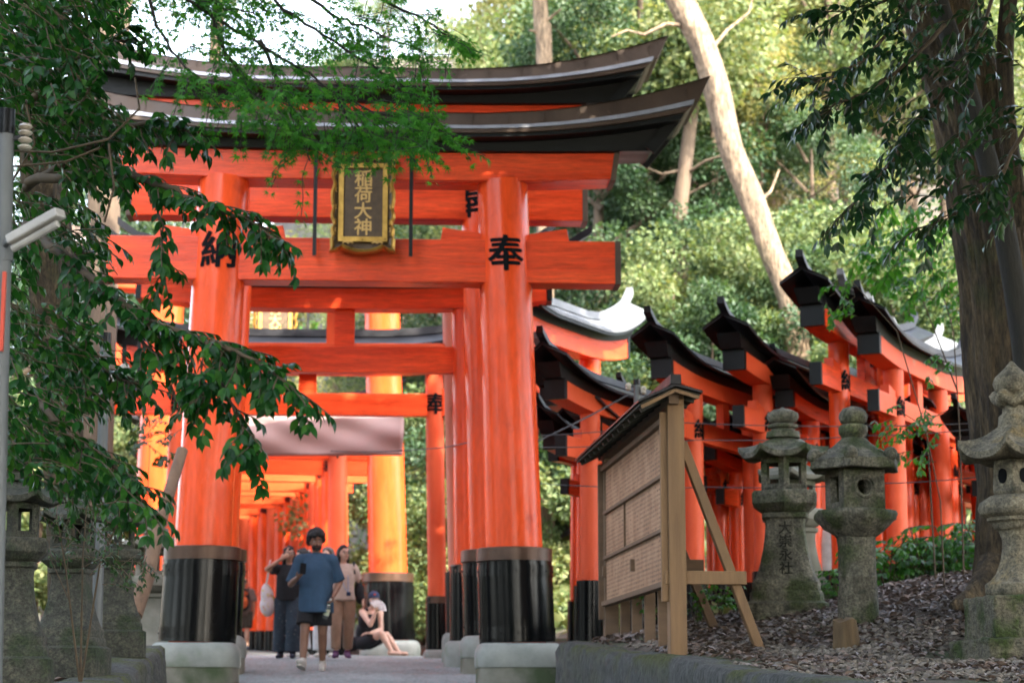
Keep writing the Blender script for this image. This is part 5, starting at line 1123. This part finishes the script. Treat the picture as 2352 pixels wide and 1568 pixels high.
def mspray(p, d, L, n, ls):
    p = Vector(p); d = Vector(d).normalized(); pts = [p.copy()]
    for i in range(n):
        d = (d+Vector((random.gauss(0,.13),random.gauss(0,.13),random.gauss(-.03,.10)))).normalized(); p = p+d*(L/n); pts.append(p.copy())
        for sg in (-1,1):
            h = d.cross(Vector((0,0,1))); h = h.normalized() if h.length > .05 else Vector((1,0,0))
            ld = (d*.6+h*sg*.8+Vector((0,0,-.35-random.random()*.5))).normalized(); nn = Vector((random.gauss(0,.45),random.gauss(-.55,.4),random.uniform(.3,1)))
            LV.add(p+ld*.03, ld, nn, ls*random.uniform(.65,1.15))
    SB.tube(pts, .0022, 4)
for pts in mb_pts:
    fine = []
    for i in range(len(pts)-1):
        for u in np.linspace(0,1,6)[:-1]: fine.append(pts[i].lerp(pts[i+1], float(u))+Vector((random.gauss(0,.006),0,random.gauss(0,.006))))
    fine.append(pts[-1]); SB.tube(fine, [.011-.008*i/(len(fine)-1) for i in range(len(fine))], 6)
    for k in range(15):
        u = random.uniform(.05,1)*(len(fine)-1); i = min(int(u), len(fine)-2); p = fine[i].lerp(fine[i+1], u-i); dr = (fine[i+1]-fine[i]).normalized()
        a = random.uniform(0,2*PI); mspray(p, dr*.8+Vector((math.cos(a)*.7,math.sin(a),math.sin(2*a)*.35-.1)), random.uniform(.16,.32), 6, .041)
polyM = [(360,-30),(560,-30),(700,20),(760,80),(900,60),(1010,120),(1000,200),(1015,260),(990,330),(930,330),(860,365),(760,330),(700,260),(560,240),(480,220),(400,120)]
for px,py in sample_poly(polyM, 95):
    Y = random.uniform(9.5,11); a = random.uniform(0,2*PI); mspray(at(px,py,Y), (math.cos(a)*.8+.4, math.sin(a), -.25), random.uniform(.15,.28), 6, .041)
for px,py in sample_poly([(330,-30),(1000,-30),(1060,110),(900,150),(760,120),(560,110),(400,140)], 60):
    a = random.uniform(0,2*PI); mspray(at(px,py,random.uniform(9.6,11.2)), (math.cos(a)*.8+.3, math.sin(a), -.2), random.uniform(.15,.28), 6, .038)
low = [(420,190),(560,170),(900,200),(1000,230),(1005,320),(900,320),(760,330),(690,340),(560,250),(420,230)]
for px,py in sample_poly(low, 60):
    mspray(at(px,py,random.uniform(9.4,10.4)), (random.uniform(-.4,1), random.gauss(0,.5), -.4), random.uniform(.14,.24), 6, .043)
cr_ = link('crown', LV.mesh('crown', MAPLE), M['maple']); world_child(cr_, t); bl = SB.build('branches', M['barkdark'], smooth=70); world_child(bl, cr_)

# --- the big tree on the right with an unseen shade crown overhead
tx,ty = at(2300,1390,18.2).x, 18.2
t = thing('large_tree', 'thick fissured trunk leaning at the right edge with dark hanging leaf sprays', 'tree', (tx,ty,gz(tx,ty)))
tr = trunk_mesh([at(2352,1430,18.2),at(2348,1300,18.2),at(2336,1100,18.2),at(2312,880,18.2),at(2290,600,18.1),at(2225,250,17.9),at(2145,0,17.7),at(2040,-400,17.2),at(1950,-900,16)], [.50,.40,.335,.355,.345,.335,.33,.28,.22], 120, .05, 5, .055).build('trunk', M['bark'], smooth=75); world_child(tr, t)
mb = trunk_mesh([at(2395,1380,17.4),at(2360,900,17.4),at(2312,560,17.3),at(2262,350,17.3),at(2205,150,17.2),at(2150,-20,17.1),at(2090,-300,17)], [.10,.095,.095,.09,.09,.085,.07], 14, .05, 8); st = mb.build('side_stem', M['barkdark'], smooth=70); world_child(st, tr)
mb = trunk_mesh([at(2352,520,17.6),at(2318,300,17.5),at(2310,100,17.5),at(2330,-100,17.4)], [.07,.07,.075,.075], 12, .05, 9); st = mb.build('side_stem', M['bark'], smooth=70); world_child(st, tr)
mb = trunk_mesh([at(2290,1310,18.0),at(2245,1365,17.7),at(2185,1392,17.5)], [.18,.12,.03], 12, .08, 4); st = mb.build('root', M['bark'], smooth=70); world_child(st, tr)
LV = Leaves(); SB = MB(); RS = .105
bough(LV, SB, A((2150,-30,15.2),(2060,60,15.0),(1980,140,14.8),(1900,180,14.6),(1845,190,14.5)), .02, .004, 24, .38, 8, RS, .8, .35)
bough(LV, SB, A((2170,60,15.2),(2080,150,15.0),(2000,210,14.9),(1920,240,14.8),(1890,262,14.8)), .02, .004, 24, .38, 8, RS, .8, .4)
bough(LV, SB, A((2180,200,15.4),(2100,290,15.2),(2040,380,15.1),(1985,440,15.0),(1960,470,15)), .02, .004, 22, .38, 8, RS, .9, .35)
bough(LV, SB, A((2160,-40,15.6),(2050,0,15.4),(1960,20,15.2),(1890,30,15.1)), .018, .004, 18, .34, 8, RS, .8, .35)
bough(LV, SB, A((2290,-30,15.8),(2240,120,15.5),(2150,240,15.3),(2080,330,15.2)), .018, .004, 26, .38, 8, RS, 1, .35)
bough(LV, SB, A((2352,300,15.2),(2290,420,15.2),(2220,480,15.2),(2120,520,15.2)), .018, .004, 16, .34, 8, RS, 1, .35)
pR = [(1990,-30),(2352,-30),(2352,330),(2260,300),(2190,400),(2090,460),(2040,330),(1960,240),(1990,120)]
poly_mass(LV, SB, pR, 75, 14.6, 17.0, .36, 8, RS, -.8, .5); poly_mass(LV, SB, [(2190,300),(2352,300),(2352,560),(2300,520),(2200,430)], 14, 15, 17, .34, 7, RS, -.8, .5)
hang = link('hanging_sprays', LV.mesh('hanging_sprays', LEAF), M['dark']); world_child(hang, t); bl = SB.build('branches', M['twig'], smooth=70); world_child(bl, hang)
# unseen overhead crown, spread and shaped to keep the whole foreground in shade
LV = Leaves(); n = 0
cl = []
while len(cl) < 2500:
    x = random.uniform(-2.5,19); y = random.uniform(-14,23); zb_ = max(9.6, 2.8+.385*y)
    if y > 20.5 and x > 6: continue
    cl.append((x,y,zb_+random.uniform(0.6,4.2)))
for x,y,z in cl:
    k = 34; u = RNG.normal(size=(k,3)); u = norm(u)*RNG.random((k,1))**.5*np.array([1.25,1.25,.55])
    LV.add(np.array([x,y,z])+u, norm(u)+RNG.normal(size=(k,3))*.5, RNG.normal(size=(k,3))+np.array([0,0,1.2]), RNG.uniform(.42,.64,k))
oc = link('crown', LV.mesh('shade_crown', CARD), M['dark']); world_child(oc, t)
mb = MB()
for e in ((1.0,12,11.5),(7,9,11),(-2.5,19,12.5),(9,15,12.5),(4,4,11)):
    a = at(1950,-900,16); mb.tube([at(2010,-520,16.9), a.lerp(Vector(e),.4)+Vector((0,0,.6)), Vector(e)], [.16,.11,.05], 8)
bl = mb.build('limbs', M['bark'], smooth=60); world_child(bl, oc)

# --- lighter green young trees behind the trunk
def leafy(name, label, cat, polys, stems, leafm, tm, ls, L=.34, k=7, base=None, droop=.45, dirx=-.6, sr_=.009):
    b = base or stems[0][0]; t = thing(name, label, cat, (b.x,b.y,gz(b.x,b.y))); SB = MB(); LV = Leaves()
    for s_ in stems: SB.tube(s_, [sr_-.6*sr_*i/(len(s_)-1) for i in range(len(s_))], 8)
    for poly,n,y0,y1 in polys: poly_mass(LV, SB, poly, n, y0, y1, L, k, ls, dirx, droop)
    so_ = SB.build('stem', M['twig'], smooth=60); world_child(so_, t); lo = link('foliage', LV.mesh('foliage', tm), leafm); world_child(lo, t); return t
b0 = on_ground(2215,1360,21.2); b0 = Vector(b0)
leafy('young_tree', 'bright green young tree between the highest row gate and the thick trunk', 'tree', [([(1960,560),(2020,530),(2140,510),(2195,600),(2205,740),(2110,700),(2040,660),(1980,620)],70,20.5,22.5),([(1985,500),(2190,420),(2190,520),(2000,560)],20,20.5,22.5)], [[b0, at(2205,1000,21.5), at(2190,760,21.4), at(2150,620,21.3), at(2050,560,21.2)],[at(2200,900,21.5), at(2120,690,21.3), at(2000,640,21.2)]], M['fresh'], LEAFW, .10)
leafy('young_tree', 'small leaves drooping in front of the highest row gate roof', 'tree', [([(1888,640),(1925,625),(1965,690),(1945,725),(1900,715)],11,20.6,21.2)], [[Vector(on_ground(2150,1360,20.9)), at(2130,1000,21), at(2060,760,21), at(1960,650,20.9), at(1905,680,20.9)]], M['fresh'], LEAFW, .085, .26, 6)
leafy('young_tree', 'slim sapling hanging leaves over the pinkish pillars left of the trunk', 'tree', [([(2010,930),(2060,915),(2150,940),(2165,1000),(2130,1080),(2060,1060),(2010,1000)],32,20.2,21.0),([(2120,810),(2190,800),(2190,860),(2130,870)],5,20.2,21)], [[Vector(on_ground(2170,1375,20.5)), at(2160,1150,20.6), at(2125,980,20.6), at(2060,940,20.5)]], M['fresh'], LEAFW, .075, .26, 6)
# pale yellowish sprig and low foliage in front of the sunlit left pillar
leafy('bush', 'leafy bush in front of the sunlit left pillar beyond the front gate', 'bush', [([(285,985),(345,950),(405,970),(412,1040),(370,1055),(300,1040)],26,24.6,25.6)], [[Vector((at(330,1480,25.2).x,25.2,gz(at(330,1480,25.2).x,25.2))), at(335,1200,25.2), at(345,1020,25.2)]], M['shrub'], LEAFW, .075, .3, 7)
b1 = at(190,1420,14.3); b1 = Vector((b1.x,14.3,gz(b1.x,14.3)))
leafy('bush', 'thin stemmed small leaved bush between the left lanterns', 'bush', [([(85,1150),(180,1120),(290,1190),(330,1330),(250,1310),(170,1290),(110,1300)],52,13.7,14.8),([(230,1280),(345,1290),(350,1350),(270,1340)],10,13.8,14.5)], [[b1, at(150,1300,14.3), at(130,1180,14.2)],[b1, at(190,1280,14.3), at(200,1150,14.3)],[b1, at(230,1290,14.3), at(270,1200,14.2)],[b1, at(160,1380,14.4), at(115,1280,14.4)]], M['shrub'], LEAF, .042, .24, 8, dirx=.5)
leafy('vine', 'leafy creeper trailing over beams beside the far plaque', 'plant', [([(560,752),(640,745),(735,735),(735,768),(640,775),(560,775)],24,33.2,33.8)], [[at(560,770,33.5), at(640,765,33.5), at(735,755,33.5)]], M['fresh'], LEAFW, .085, .3, 7)

# --- low leafy plants on the slope
def plant_proto(label):
    t = thing('leafy_plant', label, 'plant', (0,0,0), 0, 'leafy plants on the right slope'); LV = Leaves(); SB = MB()
    for i in range(7):
        a = random.uniform(0,2*PI); top = Vector((math.cos(a)*random.uniform(.08,.3), math.sin(a)*random.uniform(.08,.3), random.uniform(.3,.75))); SB.tube([(0,0,-.05), top*.5+Vector((0,0,.08)), top], .006, 5)
        for j in range(5):
            b = a+random.uniform(-1.6,1.6); twig(LV, SB, top*random.uniform(.5,1), (math.cos(b),math.sin(b),.25), .26, 5, .10, .5)
    SB.build('stem', M['twig'], t, 60); link('foliage', LV.mesh('foliage', LEAFW), M['fresh'], t); return t
pp = None; spots = [(2000,1330,22.6),(2040,1345,22.4),(2085,1325,22.8),(2130,1340,22.5),(2170,1318,22.9),(2210,1335,22.6),(2240,1300,23),(2150,1290,23.6),(2090,1280,24),(2215,1255,23.8),(1905,1360,22.9),(1930,1385,22.2),(1520,1430,20.4),(1655,1420,21.2),(1600,1440,20.2),(2265,1345,22),(2185,1230,24.4)]
labs = ['leafy plant beside the base of the round shafted lantern','second leafy plant right of the round shafted lantern','leafy plant under the pinkish pillars','leafy plant in front of the rightmost red pillars','tall leafy plant beside the red pillars near the trunk','leafy plant touching the thick trunk','leafy plant high on the slope by the trunk','far leafy plant in the gap between red pillars','far leafy plant behind the round shafted lantern','topmost leafy plant in front of the right red pillars','low plant between the two lanterns','low green plant at the foot of the inscribed lantern','small green weed behind the notice board posts','small leafy sprig behind the raking brace','tiny weed beside the near board post','leafy plant behind the ochre lantern','bright leafy plant beneath the rightmost row gate']
for i,(px,py,Y) in enumerate(spots):
    o = plant_proto(labs[0]) if pp is None else copy_tree(pp)
    pp = pp or o; p = at(px,py,Y); o.location = (p.x,Y,gz(p.x,Y)); o.rotation_euler = (0,0,i*1.9); o['label'] = labs[i]; s_ = (.55 if i in (12,13,14) else (.65 if i in (10,11) else random.uniform(.9,1.35))); o.scale = (s_,s_,s_)
# ground cover, leaf litter, gravel
def scatter(name, label, n, fx, fy, keep, m, size, tmpl, flat=.3, lift=.012, asp=1):
    LV = Leaves(); X = RNG.uniform(*fx, n); Y = RNG.uniform(*fy, n); ok = keep(X,Y); X = X[ok]; Y = Y[ok]; Z = ground_z(X,Y)+lift*RNG.random(len(X))*2
    a = RNG.uniform(0,2*PI,len(X)); d = np.stack([np.cos(a),np.sin(a),RNG.normal(0,flat,len(X))],-1); nn = np.stack([RNG.normal(0,flat,len(X)),RNG.normal(0,flat,len(X)),np.ones(len(X))],-1)
    LV.add(np.stack([X,Y,Z],-1), d, nn, RNG.uniform(*size,len(X))); o = link(name, LV.mesh(name, tmpl), M[m]); o['label'] = label; o['category'] = name.replace('_',' '); o['kind'] = 'stuff'; return o
nz2 = lambda X,Y: np.sin(X*2.1+np.sin(Y*1.7)*1.3)*np.cos(Y*1.9-X*.7)+.5*np.sin(X*5.3+Y*3.1)
scatter('leaf_litter', 'carpet of dead leaves on the right slope', 52000, (.6,8), (13.5,23.4), lambda X,Y: (X-pr(Y) > .42+.1*np.sin(Y*3)) & (nz2(X,Y)+1.15*sstep(17.0,19.0,Y)+RNG.normal(0,.5,len(X)) > .15), 'litter', (.045,.095), leaf_t(.5,.3,.25), .38)
scatter('fallen_leaves', 'dead leaves scattered behind the left kerb wall', 7000, (-7,-2.5), (12,22), lambda X,Y: (pl(Y)-X > .5), 'litter', (.04,.085), leaf_t(.5,.3,.25), .35)
PEB = (np.array([(-.5,-.35,0),(.5,-.4,0),(.45,.4,0),(-.4,.45,0),(-.25,-.15,.42),(.25,-.2,.36),(.2,.2,.42),(-.2,.22,.34)]), [(0,1,5,4),(1,2,6,5),(2,3,7,6),(3,0,4,7),(4,5,6,7)])
scatter('gravel', 'loose gravel bits among the leaves on the right slope', 12000, (.6,6), (13.5,19.5), lambda X,Y: (X-pr(Y) > .35) & (nz2(X+3,Y-2) > .0), 'stonesbit', (.018,.055), PEB, .3, .004)
scatter('path_debris', 'dark leaf crumbs along the foot of the gate bases', 2600, (-5,1.2), (22.5,30), lambda X,Y: ((np.abs(X-pl(Y)-.45) < .28) | (np.abs(pr(Y)-X-.45) < .28)) & (RNG.random(len(X)) < .7), 'litter', (.03,.06), leaf_t(.5,.3,.25), .4)
scatter('ground_cover', 'low green ground cover behind the right gates', 42000, (-2,26), (23.2,44), lambda X,Y: (X-pr(Y) > 1.6) & (nz2(X*.6,Y*.6) > -.45) & ~((X > .5) & (X < 3.5) & (Y < 26)), 'f_green', (.12,.30), CARD, .9, .12)

# ------------------------------------------------------------------ forest
def crown_mesh(name, cl, k, size, up=.8, flat=.7):
    LV = Leaves(); tn = []
    for x,y,z,r in cl:
        u = norm(RNG.normal(size=(k,3)))*RNG.random((k,1))**.42; p = np.array([x,y,z])+u*np.array([r,r,r*flat])
        LV.add(p, u+RNG.normal(size=(k,3))*.55+np.array([0,0,-.25]), RNG.normal(size=(k,3))*.8+np.array([0,0,up]), RNG.uniform(*size,k)); tn.append(np.clip(RNG.normal(RNG.uniform(.25,.75),.22,k),0,1))
    return LV.mesh(name, CARD, np.concatenate(tn))
def forest_proto(kind, seed):
    rr = random.Random(seed); root = thing('forest_tree', 'x', 'tree', (0,0,-200)); mb = MB(); cl = []
    if kind == 'cedar':
        Ht = 17; mb.tube([(0,0,-1),(0,0,Ht*.5),(0,0,Ht)], [.28,.2,.04], 10)
        for i in range(64):
            z = 4+(Ht-4.2)*i/63; r_ = .5+2.5*(1-(z-4)/(Ht-4))**.8; a = i*2.4; cl.append((r_*.75*math.cos(a), r_*.75*math.sin(a), z-.15*r_, .75+.25*rr.random()))
        cm = crown_mesh('crown', cl, 300, (.10,.24), .6, .65)
    else:
        Ht = {'round':12.5,'tall':15.5,'loose':14,'shrub':3.2,'bank':2.2}[kind]; W = {'round':4.4,'tall':3.8,'loose':4.6,'shrub':1.9,'bank':1.7}[kind]; nC = {'round':44,'tall':48,'loose':30,'shrub':24,'bank':18}[kind]
        sm = kind in ('shrub','bank'); z0 = Ht*(.30 if not sm else .12); big = not sm
        mb.tube([(0,0,-1),(rr.gauss(0,.25 if big else .05),rr.gauss(0,.2 if big else .05),Ht*.4),(rr.gauss(0,.5 if big else .1),rr.gauss(0,.4 if big else .1),Ht*.85)], [.26,.19,.05] if big else [.05,.04,.015], 9)
        for i in range(nC):
            a = rr.uniform(0,2*PI); u = rr.random(); z = z0+(Ht-z0)*u; pr_ = W*math.sin(PI*(.15+.80*u))**.7; rad = pr_*math.sqrt(rr.random())
            c = (rad*math.cos(a), rad*math.sin(a), z, (1.12 if big else .5)*rr.uniform(.6,1.25)); cl.append(c)
            if big and i % 3 == 0: mb.tube([(0,0,max(z-2.2,Ht*.3)), (c[0]*.5,c[1]*.5,z-.9), c[:3]], [.08,.05,.02], 5)
        cm = crown_mesh('crown', cl, 640 if big and kind != 'loose' else (380 if big else 620), (.08,.17) if big else (.045,.10), .8, .62)
    tr = mb.build('trunk', M['barkmid'], root, 60); cw = link('crown', cm, None, root); return root,cm,tr
PR = {}
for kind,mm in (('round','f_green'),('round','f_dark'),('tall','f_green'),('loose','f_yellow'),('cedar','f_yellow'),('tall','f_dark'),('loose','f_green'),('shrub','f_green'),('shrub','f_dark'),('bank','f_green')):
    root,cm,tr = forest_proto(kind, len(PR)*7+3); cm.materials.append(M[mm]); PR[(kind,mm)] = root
used = set(); side_names = {}
def plant_tree(key, x, y, s, label, group, dz=0, name=None):
    pr_ = PR[key]
    o = copy_tree(pr_) if key in used else pr_
    used.add(key); o.location = (x,y,gz(x,y)-.2+dz); o.rotation_euler = (0,0,random.uniform(0,6.28)); o.scale = (s*random.uniform(.9,1.1),s*random.uniform(.9,1.1),s); o['label'] = label; o['group'] = group; o['category'] = 'tree' if key[0] not in ('shrub','bank') else 'bush'
    if key[0] in ('shrub','bank'): o.name = 'forest_bush'
    return o
def PXY(px, Y): return at(px,1400,Y).x
Gf = 'trees of the hillside forest'
forest = [ # (px, Y, kind, scale, label)
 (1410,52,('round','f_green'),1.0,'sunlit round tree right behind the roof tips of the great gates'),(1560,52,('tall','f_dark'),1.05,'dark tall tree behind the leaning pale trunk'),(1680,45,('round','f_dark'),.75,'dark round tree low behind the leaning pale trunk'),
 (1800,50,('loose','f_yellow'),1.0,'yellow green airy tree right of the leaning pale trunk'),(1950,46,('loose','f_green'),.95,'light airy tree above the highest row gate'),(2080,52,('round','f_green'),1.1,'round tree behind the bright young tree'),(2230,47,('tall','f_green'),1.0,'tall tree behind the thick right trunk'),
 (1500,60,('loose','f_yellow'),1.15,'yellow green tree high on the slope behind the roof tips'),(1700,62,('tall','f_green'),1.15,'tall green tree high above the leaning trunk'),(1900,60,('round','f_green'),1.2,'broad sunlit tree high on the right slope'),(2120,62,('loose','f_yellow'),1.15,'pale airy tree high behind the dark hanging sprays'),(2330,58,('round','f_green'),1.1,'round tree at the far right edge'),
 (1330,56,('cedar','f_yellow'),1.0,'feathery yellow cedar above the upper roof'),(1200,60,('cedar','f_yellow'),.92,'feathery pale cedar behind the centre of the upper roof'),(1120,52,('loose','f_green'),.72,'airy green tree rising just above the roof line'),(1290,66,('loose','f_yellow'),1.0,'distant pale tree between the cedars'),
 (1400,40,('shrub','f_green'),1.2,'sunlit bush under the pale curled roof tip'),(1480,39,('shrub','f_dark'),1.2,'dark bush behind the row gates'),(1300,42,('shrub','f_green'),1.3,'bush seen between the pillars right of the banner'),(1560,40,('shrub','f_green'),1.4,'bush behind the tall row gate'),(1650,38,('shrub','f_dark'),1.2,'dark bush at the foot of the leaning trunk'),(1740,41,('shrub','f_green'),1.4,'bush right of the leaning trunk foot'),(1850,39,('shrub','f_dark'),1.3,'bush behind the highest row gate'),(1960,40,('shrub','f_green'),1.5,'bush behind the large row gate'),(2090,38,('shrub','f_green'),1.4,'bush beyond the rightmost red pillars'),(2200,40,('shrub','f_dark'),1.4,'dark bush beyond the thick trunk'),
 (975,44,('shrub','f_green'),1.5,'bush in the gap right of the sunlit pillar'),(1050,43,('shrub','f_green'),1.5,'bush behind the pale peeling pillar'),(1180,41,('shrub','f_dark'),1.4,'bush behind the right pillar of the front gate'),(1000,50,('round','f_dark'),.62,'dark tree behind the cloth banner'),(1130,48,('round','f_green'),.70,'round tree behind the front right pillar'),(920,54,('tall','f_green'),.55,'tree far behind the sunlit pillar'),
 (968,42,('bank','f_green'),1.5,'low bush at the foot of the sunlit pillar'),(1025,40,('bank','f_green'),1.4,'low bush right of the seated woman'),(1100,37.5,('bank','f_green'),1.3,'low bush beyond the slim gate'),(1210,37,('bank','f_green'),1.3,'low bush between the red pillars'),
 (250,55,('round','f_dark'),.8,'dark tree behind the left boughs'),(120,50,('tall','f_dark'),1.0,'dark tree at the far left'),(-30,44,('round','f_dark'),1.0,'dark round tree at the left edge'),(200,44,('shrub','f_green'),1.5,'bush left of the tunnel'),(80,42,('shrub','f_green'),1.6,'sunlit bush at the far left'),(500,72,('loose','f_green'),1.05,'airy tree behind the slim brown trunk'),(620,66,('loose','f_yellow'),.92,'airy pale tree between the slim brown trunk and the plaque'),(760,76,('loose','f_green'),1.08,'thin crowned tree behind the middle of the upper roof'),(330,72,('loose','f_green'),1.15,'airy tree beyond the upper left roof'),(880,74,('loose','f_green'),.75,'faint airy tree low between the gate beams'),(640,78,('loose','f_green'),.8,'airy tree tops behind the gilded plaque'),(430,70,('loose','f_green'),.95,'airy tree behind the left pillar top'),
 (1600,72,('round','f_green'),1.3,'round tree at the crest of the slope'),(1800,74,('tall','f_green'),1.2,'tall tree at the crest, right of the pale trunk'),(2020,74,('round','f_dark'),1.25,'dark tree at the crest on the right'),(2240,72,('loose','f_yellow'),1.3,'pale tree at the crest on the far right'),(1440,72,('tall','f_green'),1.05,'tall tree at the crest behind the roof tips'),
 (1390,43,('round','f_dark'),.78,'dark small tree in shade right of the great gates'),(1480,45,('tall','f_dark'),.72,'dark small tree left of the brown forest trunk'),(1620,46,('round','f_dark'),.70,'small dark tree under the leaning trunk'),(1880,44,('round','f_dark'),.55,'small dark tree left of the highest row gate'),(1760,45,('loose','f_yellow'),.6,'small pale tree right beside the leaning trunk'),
]
for px,Y,key,s,lb in forest: plant_tree(key, PXY(px,Y), Y, s, lb, Gf)
# single trunks one can tell apart
def trunk_tree(label, pts, rad, m, branches=(), crown=None, seed=1, name='tall_tree'):
    P_ = [at(*p) for p in pts]; b = P_[0]; t = thing(name, label, 'tree', (b.x,b.y,gz(b.x,b.y)))
    P2 = [Vector((b.x,b.y,gz(b.x,b.y)-.5))]+P_ if b.z > gz(b.x,b.y) else P_
    r2 = [rad[0]*1.15]+list(rad) if len(P2) > len(P_) else rad
    tr = trunk_mesh(P2, r2, 18, .05, seed).build('trunk', m, smooth=70); world_child(tr, t)
    for br in branches:
        o = MB().tube([at(*p) for p in br], [.045-.03*i/(len(br)-1) for i in range(len(br))], 8).build('branch', m, smooth=60); world_child(o, tr)
    if crown:
        c,r_,mm = crown; rr = random.Random(seed); cl = [(c.x+rr.gauss(0,r_*.5),c.y+rr.gauss(0,r_*.5),c.z+rr.gauss(0,r_*.3),1.1) for _ in range(22)]
        o = link('crown', crown_mesh('crown', cl, 380, (.07,.14) if c.y < 30 else (.1,.2)), M[mm]); world_child(o, t)
    return t
trunk_tree('pale smooth trunk leaning across the right background', [(1828,815,38),(1818,700,38),(1768,570,38),(1726,455,38),(1680,340,38),(1648,210,38),(1612,100,38),(1560,0,38),(1480,-180,38)], [.26,.235,.225,.25,.235,.26,.25,.27,.25], M['barkpale'],
  [[(1585,60,38),(1530,55,37.8),(1480,80,37.6),(1440,70,37.5),(1405,85,37.4)],[(1625,125,38),(1670,70,38.3),(1720,30,38.5),(1730,-10,38.5)],[(1735,470,38),(1770,440,38.2),(1790,390,38.3)]], (at(1440,-330,38),2.6,'f_yellow'), 4)
trunk_tree('brown forked trunk in the shade left of the leaning pale trunk', [(1562,535,42),(1572,400,42),(1582,310,42),(1600,180,42)], [.17,.15,.14,.11], M['barkmid'], [[(1576,400,42),(1620,370,41.6),(1680,350,41.4)],[(1574,390,42),(1520,400,42),(1470,380,42)]], (at(1600,150,42.5),1.6,'f_green'), 6)
trunk_tree('straight pale trunk above the upper roof', [(1250,175,40),(1243,60,40),(1238,-80,40)], [.165,.155,.145], M['barkpale'], [[(1245,60,40),(1268,38,39.9),(1290,20,39.8)],[(1244,90,40),(1228,72,39.9),(1215,70,39.8)]], None, 8)
trunk_tree('slim brown trunk behind the maple sprays', [(494,160,46),(502,60,46),(505,-80,46)], [.15,.14,.12], M['barkmid'], (), (at(505,-120,46),2.0,'f_green'), 9)
trunk_tree('thick dim trunk behind the upper left boughs', [(250,200,30),(265,60,30),(275,-120,30)], [.24,.23,.22], M['barkmid'], (), None, 10)
trunk_tree('grey trunk behind the left boughs below the beam level', [(160,1250,19.5),(150,900,19.5),(140,640,19.5),(120,400,19.5)], [.17,.15,.14,.13], M['bark'], (), None, 12)
for (px,Y,lb) in [(1700,48,'thin pale stem in the shade right of the leaning trunk'),(1500,46,'thin stem in the shade between the roofs and the brown trunk'),(1340,45,'thin stem among leaves right of the front gate beam'),(1950,50,'rosy brown trunk above the highest row gate')]:
    trunk_tree(lb, [(px,700,Y),(px-8,450,Y),(px-2,200,Y)], [.10 if Y < 50 else .2,.09 if Y < 50 else .18,.06], M['barkpale'], (), (at(px,180,Y),1.2,'f_green'), int(px))
for o in [o for o in list(bpy.data.objects) if o.parent is None and o.location.z < -150]:
    for c in list(o.children): bpy.data.objects.remove(c)
    bpy.data.objects.remove(o)

# unseen wood added around and behind the viewpoint to screen off sky light
LV = Leaves()
for i in range(780):
    side = random.random(); 
    if side < .52: y = random.uniform(-18,34); x = -(.27*max(y,0)+6+random.uniform(0,6))
    elif side < .82: y = random.uniform(-18,24); x = .27*max(y,0)+7+random.uniform(0,6)
    else: x = random.uniform(-14,18); y = random.uniform(-22,-14)
    z = random.uniform(0,11 if side < .52 else 13)+gz(x,y); k = 40; u = norm(RNG.normal(size=(k,3)))*RNG.random((k,1))**.5*1.2
    LV.add(np.array([x,y,z])+u, u+RNG.normal(size=(k,3))*.6, RNG.normal(size=(k,3))+np.array([0,0,.8]), RNG.uniform(.35,.6,k))
o = link('light_screen_wood', LV.mesh('light_screen_wood', CARD), M['f_dark']); tag(o, 'unseen wood on both sides of the path and behind the viewpoint, added to screen sky light', 'wood', None, 'stuff')
